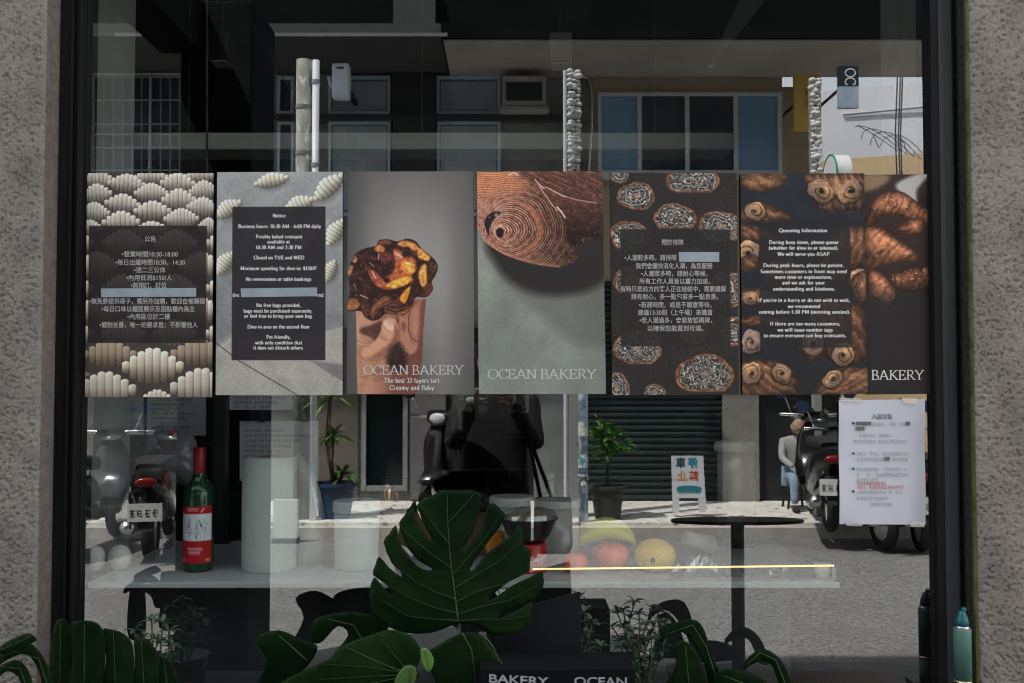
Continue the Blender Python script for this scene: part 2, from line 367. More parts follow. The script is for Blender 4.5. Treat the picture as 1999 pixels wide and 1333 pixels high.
def sheet(name, pic, quad, y, parent, m=None, bow=0.0, gain=None):
    W, H = pic.W, pic.H
    q = [P(px, py, y) for px, py in quad]
    u = (pic.X / W)[..., None]; v = (pic.Y / H)[..., None]
    tl, tr, br, bl = [np.array(p) for p in q]
    co_ = (tl * (1-u) + tr * u) * (1-v) + (bl * (1-u) + br * u) * v
    if bow: co_[..., 1] -= bow * np.abs(pic.X / W - .5) ** 3 * 8 * np.sin(pic.Y / H * 9 + 1)
    co_ -= np.array(wloc(parent))
    me = bpy.data.meshes.new(name); n = (W + 1) * (H + 1); nf = W * H
    me.vertices.add(n); me.vertices.foreach_set('co', co_.reshape(-1).astype(np.float32))
    i = np.arange(n).reshape(H + 1, W + 1)
    f = np.stack([i[:-1, :-1], i[1:, :-1], i[1:, 1:], i[:-1, 1:]], -1).reshape(-1)
    me.loops.add(nf * 4); me.loops.foreach_set('vertex_index', f.astype(np.int32))
    me.polygons.add(nf); me.polygons.foreach_set('loop_start', np.arange(0, nf * 4, 4, dtype=np.int32))
    me.polygons.foreach_set('loop_total', np.full(nf, 4, dtype=np.int32)); me.update(calc_edges=True)
    ca = me.color_attributes.new('Col', 'FLOAT_COLOR', 'POINT')
    c = np.ones((n, 4), np.float32); c[:, :3] = np.minimum(lin(np.clip(pic.im, 0, 255)) * (gain or GAIN), .85).reshape(-1, 3)
    ca.data.foreach_set('color', c.reshape(-1)); me.materials.append(m or POSTER_M)
    o = bpy.data.objects.new(name, me); COL.objects.link(o); o.parent = parent
    return o

def white_croissant(p, cx, cy, w, h, ang=0, n=9, top=(205, 200, 188), low=(120, 112, 104), gap=(62, 56, 52), op=1.0):
    x, y = p.loc(cx, cy, ang); u = (x / (w / 2) + 1) / 2 * n; i = np.clip(np.floor(u), 0, n - 1); du = (u - i - .5) * 2
    uc = np.abs((i + .5) / n * 2 - 1)
    t = -h * .5 * (1 - uc ** 1.5 * .95) + h * .05 * du ** 2; b = h * .5 * (1 - uc ** 2.6 * .75) - h * .04 * du ** 2
    m = np.clip(np.minimum(y - t, b - y) + .5, 0, 1) * (np.abs(x) < w / 2)
    k = np.clip((y - t) / np.maximum(b - t, 1), 0, 1); rim = np.clip(1 - k * 6, 0, 1)
    sh = np.clip(k * 1.1 - .1, 0, 1)[..., None]
    c = np.array(top, float) * (1 - sh) + np.array(low, float) * sh
    c = c * (1.02 - .10 * du[..., None]) * (1 + .12 * rim[..., None])
    c = c * (1 - .5 * np.clip((du - .55) / .4, 0, 1)[..., None] * (.35 + .65 * k[..., None])) * (1 - .45 * np.clip((k[..., None] - .45) * 1.6, 0, 1)) + 0 * np.array(gap)
    s_ = np.clip((h * .62 - np.abs(y - h * .1)) / (h * .2), 0, 1) * np.clip((w * .55 - np.abs(x)) / (w * .1), 0, 1)
    p.blend(m * op, c)

def z3(x, y): return x * .3526 - 20, y * .3526 - 17
def picture_white_croissants():
    p = Pic(247, 436, (52, 48, 44))
    p.blend(p.noise(40, 3) * .5, (80, 72, 66))
    rows = [[(120, 85, 190, 100), (410, 62, 200, 90), (690, 60, 190, 90)], [(275, 105, 200, 115), (560, 100, 195, 115)], [(110, 160, 175, 115), (412, 155, 190, 105), (705, 145, 175, 110)],
            [(255, 212, 195, 115), (565, 195, 195, 115)], [(95, 262, 170, 115), (420, 255, 200, 105), (705, 235, 180, 110)], [(245, 312, 215, 115), (580, 300, 200, 110)], [(80, 350, 150, 85), (412, 352, 190, 90), (735, 345, 120, 100)]]
    for r in rows:
        for (x, y, w_, h) in r: white_croissant(p, *z3(x + RNG.uniform(-6, 6), y + RNG.uniform(-5, 5)), w_ * RNG.uniform(.335, .375), h * RNG.uniform(.34, .385), RNG.uniform(-5, 5), RNG.choice([8, 9, 9, 10]), top=(184, 180, 168), low=(104, 98, 90))
    for j in range(5):
        for i in range(4):
            white_croissant(p, *z3(-20 + i * 285 + (j % 2) * 140, 430 + j * 125), 240 * .3526, 150 * .3526, top=(190, 180, 165), low=(110, 100, 92))
    for (x, y, w_, h, tn) in [(190, 1045, 300, 150, 0), (690, 1040, 330, 150, 0), (430, 1110, 340, 200, 1), (20, 1160, 120, 60, 0), (170, 1235, 340, 190, 2), (700, 1225, 350, 210, 2), (455, 1300, 200, 120, 2)]:
        white_croissant(p, *z3(x, y), w_ * .3526, h * .3526, n=8, top=[(140, 126, 108), (186, 181, 164), (170, 166, 154)][tn], low=[(110, 94, 78), (118, 102, 88), (122, 110, 96)][tn])
    x0, y0 = z3(70, 340); x1, y1 = z3(722, 988)
    p.rect(x0, y0, x1, y1, (30, 28, 28), .86)
    p.im *= (1 - .12 * (p.X / p.W - .5) ** 2)[..., None]
    return p
def picture_concrete_croissants():
    p = Pic(246, 435, (140, 143, 142))
    zz = lambda x, y: (x * .3526 + 150 - 423, y * .3526 + 320 - 335)
    g = np.clip((p.X * .5 + (435 - p.Y) * .5) / 300, 0, 1)
    p.im = p.im * (.66 + .42 * np.clip(p.Y * -.0012 + .72, 0, 1) + .0 * g)[..., None]
    p.poly([zz(760, 1030), zz(860, 930), zz(1100, 1000), zz(1470, 900), zz(1475, 1290), zz(760, 1290)], (150, 148, 138), 6, False, .75)
    p.poly([zz(760, 600), zz(860, 600), zz(865, 940), zz(760, 1020)], (104, 110, 112), 14, False, .6)
    p.poly([zz(1280, 1085), zz(1480, 1110), zz(1480, 1210), zz(1380, 1150)], (96, 97, 96), 5, False, .8)
    p.im *= (.9 + .2 * p.noise(26, 5, 4))[..., None]; p.im *= (.93 + .14 * p.noise(3, 6, 2))[..., None]
    p.line([zz(780, 1030), zz(1010, 860)], 1.2, (176, 174, 166), op=.8)
    for a, b in [((880, 1085), (1060, 1290)), ((1080, 1085), (1290, 1290)), ((1290, 1090), (1475, 1210)), ((1180, 960), (1475, 1060))]: p.line([zz(*a), zz(*b)], 1.3, (168, 166, 156), op=.6)
    for i, (x, y, w_, h, a) in enumerate([(1075, 88, 190, 86, -12), (1390, 125, 215, 105, -42), (835, 245, 165, 100, -32), (1225, 225, 180, 100, -25), (820, 545, 150, 95, -52), (1430, 375, 165, 95, -58), (1400, 590, 130, 80, -65), (1000, 380, 200, 120, -40), (1260, 440, 200, 120, -50)]):
        cx, cy = zz(x, y); X, Y = p.loc(cx + 5, cy + 7, a)
        p.blend(.5 * np.clip(1.6 - 1.6 * np.sqrt((X / (w_ * .19)) ** 2 + (Y / (h * .2)) ** 2), 0, 1), (58, 58, 58))
        white_croissant(p, cx, cy, w_ * .36, h * .36, a, 8, (196, 194, 178), (128, 124, 108))
    p.rect(*zz(860, 236), *zz(1377, 1085), (34, 32, 35), .93)
    p.line([zz(775, 990), zz(905, 1090), zz(1225, 1278)], 1.5, (24, 24, 22))
    return p
def picture_tart():
    p = Pic(247, 436, (112, 110, 108)); o = lambda x, y: (x * .3526 + 660 - 678, y * .3526 + 320 - 334)
    p.im *= (.62 + .55 * np.exp(-(((p.X - 120) / 120) ** 2 + ((p.Y - 190) / 200) ** 2)))[..., None]
    p.blend(.6 * np.clip(1 - p.X / 45, 0, 1), (62, 62, 64)); p.blend(.35 * np.exp(-((p.X - 218) / 16) ** 2), (92, 92, 92)); p.blend(.3 * np.exp(-((p.X - 185) / 26) ** 2) * np.clip(p.Y / 200, 0, 1), (150, 146, 142))
    z = lambda *pts: [(x * .2439 - 8, y * .2439 + 116) for x, y in pts]
    sk = p.sdf(z((104, 640), (110, 850), (112, 1100), (120, 1330), (580, 1330), (615, 1150), (636, 1000), (640, 800), (662, 550), (560, 560), (400, 600), (200, 640)), False); ins = np.clip(sk / 1.5 + .5, 0, 1)
    p.blend(ins, (136, 94, 76)); xr = np.clip((p.X - z((110, 0))[0][0]) / 128, 0, 1)
    p.blend(ins * np.clip(1 - xr * 3.2, 0, 1) * .8, (186, 146, 120)); p.blend(ins * np.clip(xr * 1.6 - .7, 0, 1) * .6, (84, 48, 42))
    def pt(pts, c, soft, op=1.0): p.blend(np.clip(p.sdf(z(*pts)) / soft + .5, 0, 1) * op * ins, c)
    pt([(118, 660), (220, 730), (300, 715), (260, 800), (190, 830), (130, 810)], (166, 122, 100), 6, .9)
    pt([(140, 790), (215, 765), (300, 725), (312, 770), (262, 885), (215, 850), (150, 830)], (58, 34, 30), 6, .85)
    pt([(425, 1000), (640, 890), (620, 1330), (380, 1330)], (94, 56, 48), 22, .85); pt([(118, 1120), (220, 1130), (280, 1220), (260, 1330), (118, 1330)], (158, 118, 96), 24, .8)
    pt([(415, 680), (540, 620), (532, 720), (522, 800), (540, 870), (600, 905), (560, 990), (480, 960), (446, 880), (446, 780)], (152, 104, 86), 4); pt([(470, 740), (496, 745), (500, 790), (470, 800)], (92, 52, 48), 6, .8); pt([(420, 690), (446, 700), (448, 860), (430, 820)], (80, 46, 42), 5, .8)
    pt([(546, 640), (660, 540), (648, 800), (640, 895), (590, 892), (536, 850), (524, 780)], (142, 96, 80), 4); pt([(620, 600), (665, 560), (642, 900), (606, 890), (612, 760)], (86, 50, 44), 8, .8); pt([(560, 660), (600, 640), (590, 800), (556, 820)], (164, 116, 98), 8, .6)
    p.line(z((534, 640), (522, 720), (522, 790), (545, 860), (600, 895)), 1.6, (54, 28, 28), 1.4, .85)
    pt([(116, 930), (200, 985), (330, 930), (410, 905), (392, 1000), (330, 1080), (210, 1110), (116, 1100)], (160, 114, 90), 10)
    pt([(372, 935), (445, 895), (505, 1000), (500, 1110), (410, 1130), (345, 1045)], (38, 26, 26), 12, .95)
    pt([(316, 740), (350, 704), (402, 708), (440, 760), (450, 830), (430, 892), (380, 915), (300, 965), (205, 1020), (140, 985), (190, 925), (252, 890), (300, 820)], (178, 132, 106), 4)
    pt([(418, 752), (450, 825), (430, 895), (378, 918), (405, 850), (412, 800)], (104, 62, 50), 8, .85); pt([(300, 965), (380, 915), (400, 930), (320, 1010), (210, 1040)], (104, 66, 52), 12, .7)
    pt([(324, 742), (358, 714), (396, 728), (402, 788), (386, 812), (346, 792)], (196, 160, 140), 2.2); p.line(z((326, 770), (345, 797), (385, 815)), 1.2, (120, 80, 66), 1, .7); p.line(z((300, 850), (335, 880), (360, 878)), 1.2, (110, 70, 56), 1.2, .7); p.line(z((330, 860), (350, 872)), 1, (120, 78, 62), 1, .6)
    for ln in [[(122, 920), (160, 935), (215, 930)], [(118, 880), (150, 905)], [(125, 1000), (170, 1040)], [(118, 1180), (180, 1170), (280, 1150)], [(160, 830), (230, 860)], [(300, 1190), (420, 1210)]]: p.line(z(*ln), 1.3, (84, 52, 42), 2, .6)
    p.blend(ins * np.clip((p.noise(3.5, 78, 3) - .5) * .6, 0, .10), (210, 170, 144)); p.blend(ins * np.clip((.5 - p.noise(14, 79, 2)) * .7, 0, .14), (70, 40, 34))
    T = [(50, 590), (75, 540), (100, 495), (150, 468), (210, 455), (225, 425), (275, 418), (330, 430), (380, 415), (430, 430), (460, 468), (500, 500), (540, 540), (552, 578), (538, 620), (518, 655), (525, 695), (490, 738), (430, 742), (410, 790), (370, 838), (320, 838), (265, 832), (230, 860), (190, 870), (150, 850), (125, 818), (50, 815), (55, 760), (66, 700), (58, 640)]
    d = p.sdf([o(*q) for q in T]); ins = np.clip(d / 1.4 + .5, 0, 1); nz = p.noise(9, 8, 4); n2 = p.noise(4, 9, 3)
    p.blend(ins, (42, 27, 26)); p.blend(ins * np.clip((nz - .5) * 3.4, 0, .8), (84, 50, 40))
    for pts, c, sf in [([(250, 140), (290, 112), (332, 150), (316, 174), (268, 170)], (182, 116, 72), 3), ([(275, 95), (320, 75), (380, 85), (370, 110), (300, 112)], (104, 62, 44), 5), ([(436, 112), (480, 84), (560, 98), (602, 140), (566, 162), (522, 132), (488, 132)], (186, 122, 66), 4), ([(598, 150), (640, 148), (692, 200), (684, 242), (640, 236), (600, 214)], (204, 134, 64), 4), ([(700, 250), (750, 285), (735, 330), (700, 370), (690, 300)], (72, 42, 36), 6),
        ([(618, 302), (662, 278), (667, 430), (634, 452), (604, 380)], (208, 140, 70), 4), ([(640, 460), (712, 420), (714, 490), (660, 530)], (76, 44, 36), 7), ([(452, 542), (532, 452), (522, 520), (490, 588)], (216, 132, 46), 3), ([(28, 565), (80, 548), (132, 588), (110, 625), (40, 645)], (142, 94, 62), 4), ([(30, 290), (78, 286), (64, 340), (34, 368)], (150, 108, 82), 4), ([(78, 200), (112, 226), (102, 258), (74, 252)], (150, 100, 80), 3),
        ([(402, 158), (470, 168), (566, 228), (584, 290), (546, 372), (566, 402), (480, 444), (370, 474), (268, 444), (198, 318), (250, 330), (318, 388), (396, 336), (416, 252)], (150, 78, 48), 5), ([(300, 180), (380, 190), (392, 230), (330, 250), (290, 226)], (92, 46, 44), 5), ([(205, 330), (250, 335), (300, 395), (270, 430), (225, 390)], (140, 70, 60), 5),
        ([(350, 440), (430, 390), (540, 372), (520, 420), (420, 462)], (232, 158, 66), 5), ([(470, 250), (540, 250), (580, 320), (520, 350), (470, 310)], (226, 140, 62), 6), ([(410, 170), (460, 180), (468, 225), (420, 235)], (178, 106, 88), 4), ([(320, 385), (368, 388), (366, 416), (330, 414)], (40, 20, 20), 3), ([(470, 180), (540, 170), (560, 205), (490, 215)], (40, 26, 26), 4),
        ([(215, 660), (250, 590), (330, 530), (385, 545), (330, 590), (262, 640), (240, 712)], (112, 68, 50), 5), ([(332, 640), (440, 664), (566, 596), (530, 660), (450, 688), (380, 684)], (134, 82, 50), 5), ([(300, 620), (420, 620), (470, 590), (440, 560), (350, 570)], (70, 42, 36), 6), ([(140, 560), (190, 560), (210, 650), (180, 700), (150, 640)], (74, 46, 38), 6)]:
        g = np.clip(p.sdf(z(*pts)) / sf + .5, 0, 1) * ins; p.blend(g, np.array(c) * (.55 + .9 * n2[..., None]))
    for pts, wd, c in [([(284, 188), (280, 232)], 1.6, (196, 180, 172)), ([(232, 330), (262, 388)], 1.8, (206, 180, 156)), ([(88, 430), (102, 470)], 1.2, (170, 160, 156)), ([(138, 520), (198, 546)], 1.6, (186, 172, 164)), ([(440, 200), (470, 215)], 1.5, (226, 196, 180)), ([(500, 262), (540, 272)], 1.8, (246, 214, 180)), ([(520, 300), (535, 330)], 1.4, (240, 200, 150)), ([(240, 640), (280, 590), (340, 550)], 1, (150, 108, 88)), ([(260, 670), (300, 610), (380, 570)], 1, (146, 100, 78)), ([(340, 590), (440, 600)], 1, (140, 94, 74)), ([(330, 620), (430, 640), (520, 610)], 1, (150, 100, 70)), ([(210, 260), (245, 285)], 1.2, (176, 150, 146)), ([(120, 380), (150, 390)], 1, (130, 120, 124))]: p.line(z(*pts), wd, c, 1.2, .85)
    p.blend(ins * np.clip(1 - d / 3.2, 0, 1) * .5, (22, 13, 13))
    p.blend(ins * np.clip((p.noise(3, 17, 2) - .80) * 8, 0, 1) * .7, (190, 150, 124))
    return p
def picture_spiral_bun():
    p = Pic(249, 435, (122, 128, 120)); o = lambda x, y: (x * .3526 + 660 - 931, y * .3526 + 320 - 334)
    p.im *= (.80 + .3 * p.noise(60, 4, 3) * np.clip(1.25 - p.Y / 900, 0, 1))[..., None]; p.im *= (.93 + .14 * p.noise(2.5, 5, 2))[..., None]
    p.blend(np.clip((p.X - 160) / 220, 0, .4), (90, 92, 90))
    p.poly([o(820, 400), o(900, 600), o(1000, 720), o(1180, 890), o(1290, 985), o(1400, 1000), o(1500, 980), o(1500, 350), o(1200, 300)], (78, 78, 74), 26, op=.55)
    p.poly([o(830, 420), o(870, 560), o(960, 660), o(1090, 720), o(1250, 730), o(1420, 690), o(1500, 600), o(1500, 350), o(1100, 300)], (36, 33, 33), 20, op=.95)
    z = lambda *pts: [(x * .2026 - 6, y * .2026 - 4) for x, y in pts]
    body = p.sdf(z((-60, -60), (-60, 500), (44, 580), (90, 680), (180, 760), (330, 842), (560, 912), (780, 946), (880, 936), (985, 880), (1010, 780), (1100, 690), (1300, 620), (1300, -60))); b = np.clip(body / 1.3 + .5, 0, 1)
    (cx, cy), = z((240, 600)); X, Y = p.X - cx, p.Y - cy; th = np.arctan2(Y, X)
    e = .56; s_ = X * .985 - Y * .17; r2 = X ** 2 + Y ** 2; t = (-e * s_ + np.sqrt((e * s_) ** 2 + (1 - e * e) * r2)) / (1 - e * e)
    tt = t + (p.noise(30, 23, 2) - .5) * 5 + (p.noise(5, 24, 2) - .5) * .7
    f1 = np.mod(tt / 3.3 + th / 6.283, 1); f2 = np.mod(tt / 9.7 + .2, 1); brk = np.clip(p.noise(6, 49, 3) * 2.6 - .55, .1, 1.3)
    hi = np.exp(-((f1 - .5) / .17) ** 2) * brk; dk = np.exp(-((f1 - .02) / .15) ** 2) + np.exp(-((f1 - .98) / .15) ** 2)
    c = np.array((136, 86, 68.)) * (.66 + .66 * p.noise(4, 48, 3)[..., None]) * (.74 + .5 * np.exp(-((f2 - .5) / .25) ** 2)[..., None])
    c = c * (1 - .72 * np.clip(hi, 0, 1)[..., None]) + np.array((228, 196, 172.)) * .72 * np.clip(hi, 0, 1)[..., None]
    c = c * (1 - np.clip(dk * .72, 0, 1)[..., None]) + np.array((58, 32, 32.)) * np.clip(dk * .72, 0, 1)[..., None]
    lit = np.clip(1.05 - np.maximum(X, 0) / 250 + np.maximum(-X, 0) / 300, .3, 1.15)[..., None]
    p.blend(b, np.clip(c * lit, 0, 255))
    tl = b * np.clip((t - 60) / 8, 0, 1) * np.clip((p.sdf(z((-80, -80), (420, -80), (430, 60), (500, 160), (400, 250), (200, 235), (20, 300), (-80, 320))) + 14) / 30, 0, 1); fy = np.mod((Y + X * .06 + (p.noise(30, 52, 2) - .5) * 7) / 4.6, 1)
    p.blend(tl, np.array((172, 112, 82)) * (.55 + .5 * np.exp(-((fy - .5) / .26) ** 2) + .35 * p.noise(4, 53, 2))[..., None])
    sd = np.clip(p.sdf(z((420, -80), (470, 60), (600, 140), (720, 290), (860, 440), (890, 560), (900, 700), (1000, 760), (1000, 660), (1400, 660), (1400, -80)), False) / 8 + .5, 0, 1) * b
    X2, Y2 = p.loc(*z((600, 120))[0], 26); stk = np.clip((p.noise(2.2, 29, 2, 11, 1, X2 + 400, Y2 + 400) - .5) * 3.4, 0, 1)
    base = np.array((66, 43, 37.)) * np.clip(1.1 - np.maximum(0, p.Y - 60) / 110, .45, 1.1)[..., None]; p.blend(sd, base * (.7 + .6 * p.noise(8, 54, 3)[..., None]) + stk[..., None] * np.array((58, 38, 34)) * np.clip(1 - p.Y / 110, .1, 1)[..., None])
    rim = b * np.clip((t - 46) / 3, 0, 1) * np.clip((58 - t) / 4, 0, 1) * np.clip(X / 60, 0, 1); p.blend(rim * .55, np.array((168, 104, 76)) * (.6 + .7 * p.noise(4, 55, 3)[..., None]))
    roll = np.clip((13 - np.hypot(X, Y * .8)) / 3, 0, 1); p.blend(roll * .75, np.array((204, 160, 138)) * (.75 + .4 * p.noise(4, 56, 3)[..., None]))
    p.poly(z((98, 500), (150, 428), (232, 404), (254, 430), (192, 482), (152, 560), (142, 642), (110, 580)), (36, 28, 32), 2.5); p.poly(z((212, 590), (250, 562), (288, 590), (276, 650), (240, 664), (214, 632)), (34, 22, 24), 2.5); p.poly(z((200, 430), (225, 425), (232, 455), (205, 458)), (150, 146, 146), 2, op=.7)
    for pts, wd in [([(340, 50), (390, 30), (430, 55)], 3), ([(600, 100), (640, 150), (690, 185)], 2.2), ([(640, 170), (700, 260), (760, 350), (810, 400)], 1.6), ([(810, 365), (850, 410), (884, 470)], 4), ([(700, 175), (800, 225), (880, 260)], 2), ([(880, 262), (1000, 300), (1200, 330)], 1.2)]:
        for j in range(3): p.line([(x + RNG.uniform(-1.4, 1.4), y + RNG.uniform(-1.4, 1.4)) for x, y in z(*pts)], wd * .55, (214, 186, 170), 1, .62)
    p.blend(b * np.clip((p.noise(2.2, 35, 2) - .78) * 9, 0, 1) * .55, (208, 180, 166)); p.blend(b * np.clip(1 - body / 7, 0, 1) * (p.Y > 90) * (X < 120) * .55, (186, 130, 98))
    return p
def cut_slice(p, cx, cy, rx, ry, flat=None, seed=1, dim=1.0):
    X, Y = p.X - cx, p.Y - cy; th = np.arctan2(Y, X)
    r = np.sqrt((X / rx) ** 2 + (Y / ry) ** 2) + .05 * np.sin(3 * th + seed) + .02 * np.sin(7 * th + seed * 2)
    if flat is not None: r = np.maximum(r, 1 + (p.Y - flat) / ry)
    m = np.clip((1 - r) * min(rx, ry) / 1.2, 0, 1)
    nz = p.noise(5, seed + 50, 3)
    p.blend(m, np.array((142, 92, 66)) * (.30 + 1.0 * nz[..., None]) * dim)
    i = np.clip((.90 + .10 * (nz - .5) - r) * min(rx, ry) / 1.4, 0, 1); p.blend(i, (40 * dim, 38 * dim, 36 * dim))
    q = r + (p.noise(9, seed + 60, 2) - .5) * .55; k = max(2.6, min(rx, ry) / 7.5)
    web = np.exp(-((np.mod(q * k + th / 6.283, 1) - .5) / .11) ** 2) + np.exp(-((np.mod(th / 6.283 * 11 + q * 4 + p.noise(7, seed + 70, 2) * 3, 1) - .5) / .09) ** 2) * .8
    p.blend(i * np.clip(web * (.25 + 1.0 * p.noise(4, seed + 80, 2)), 0, 1) * .92, np.array((206, 202, 194)) * dim)
    p.blend(i * np.clip((p.noise(3, seed + 90, 2) - .55) * 5, 0, 1) * .35, (150, 140, 128))
    p.blend(np.clip((.2 - r) * 8, 0, 1) * .5, np.array((200, 150, 110)) * dim)
def picture_cut_croissants():
    p = Pic(247, 433, (38, 36, 35)); o = lambda x, y: (x * .3525 - 21, y * .3525 - 17)
    p.im *= (.9 + .2 * p.noise(30, 2))[..., None]
    sl = [(110, 62, 58, 45, None), (205, 178, 108, 78, None), (517, 88, 152, 82, 158), (415, 298, 122, 80, 358), (668, 345, 130, 86, None), (160, 400, 105, 88, 470), (505, 530, 90, 70, None), (150, 650, 75, 85, None), (740, 650, 40, 50, None), (740, 750, 42, 48, None), (680, 690, 70, 90, None), (520, 925, 90, 72, None), (735, 930, 75, 90, 1010), (208, 1020, 138, 100, 1108), (577, 1165, 165, 112, 1262), (85, 1240, 72, 88, None), (295, 1268, 62, 52, None), (745, 395, 30, 30, None)]
    for i, (x, y, rx, ry, f) in enumerate(sl):
        cx, cy = o(x, y); cut_slice(p, cx, cy, rx * .3525, ry * .3525, None if f is None else o(0, f)[1], i + 1)
    p.rect(*o(112, 362), *o(720, 1010), (34, 32, 32), .87)
    p.blend(np.clip((p.noise(2, 91, 1) - .93) * 30, 0, 1) * .5, (120, 110, 100))
    return p
def curl(p, cx, cy, rx, ry, ang, seed, c1=(190, 140, 96), c2=(44, 30, 34)):
    X, Y = p.loc(cx, cy, ang); rx *= 1.1; ry *= 1.1; r = np.sqrt((X / rx) ** 2 + (Y / ry) ** 2) + (p.noise(12, seed + 30, 2) - .5) * .35; th = np.arctan2(Y / ry, X / rx); a0 = seed * 1.9
    m = np.clip((1 - r) * min(rx, ry) / 2.0 + .3, 0, 1); nz = p.noise(6, seed, 3)
    sh = np.clip(1.0 - Y / ry * .45 - X / rx * .15, .35, 1.4)[..., None]
    c = np.array(c1, float) * (.62 + .6 * nz[..., None]) * sh
    lam = np.clip(np.cos(th - a0) * 1.4 + .25, 0, 1) * np.clip((r - .25) * 3, 0, 1); g = .5 + .5 * np.cos((r * min(rx, ry) / 2.7 + th / 6.283 + (p.noise(10, seed + 40, 2) - .5)) * 6.283); g = np.clip(g * 1.6 - .3, 0, 1)
    lc = np.array((196, 160, 132.)) * g[..., None] + np.array((46, 32, 40.)) * (1 - g[..., None]); c = c * (1 - .55 * lam[..., None]) + lc * .55 * lam[..., None]
    q = np.mod(r * 1.5 + (th - a0) / 6.283, 1); c = c * (1 - .6 * np.exp(-((q - .5) / .10) ** 2)[..., None] * np.clip((.95 - r) * 4, 0, 1)[..., None])
    c = c * (1 - .85 * np.exp(-(r / .2) ** 2)[..., None])
    p.blend(m, np.clip(c, 0, 240)); p.blend(np.exp(-((r - 1.04) * min(rx, ry) / 2.2) ** 2) * .65 * (Y > -ry * .4), (26, 18, 22))
def bun(p, pts, ang, seed, c1=(178, 128, 86), c2=(74, 48, 42), wl=9.0):
    c1 = tuple(q * k for q, k in zip(c1, (.92, .86, .86)))
    d = p.poly(pts, c2, 1.5); m = np.clip(d / 1.5, 0, 1); X, Y = p.loc(60, 60, ang)
    yy = Y + (p.noise(34, seed, 2) - .5) * 26 + (p.noise(9, seed + 1, 2) - .5) * 3
    f = np.mod(yy / (wl * 2.0), 1); f2 = np.mod(yy / 3.1, 1)
    seam = np.exp(-((f - .12) / .05) ** 2) * np.clip(p.noise(22, seed + 2, 2) * 2.4 - .6, 0, 1); ridge = np.exp(-((f - .45) / .2) ** 2)
    t = np.clip(p.noise(24, seed + 9, 3) * 1.5 - .25, 0, 1)[..., None]
    c = np.array(c1) * t + np.array((124, 78, 52)) * (1 - t); c = c * (.82 + .34 * ridge[..., None]) * (.92 + .12 * np.exp(-((f2 - .5) / .25) ** 2)[..., None])
    c = c * (1 - .8 * seam[..., None]) + np.array((40, 26, 26)) * .8 * seam[..., None]
    c = c + np.clip((p.noise(6, seed + 12, 2) - .66) * 4, 0, 1)[..., None] * np.array((60, 52, 44))
    c = c * (.38 + .62 * np.clip(d / 15, 0, 1)[..., None]) * (.72 + .5 * np.clip(1 - (p.Y - np.min(np.array(pts)[:, 1])) / 60, 0, 1)[..., None]); p.blend(m, np.clip(c, 0, 235)); return m
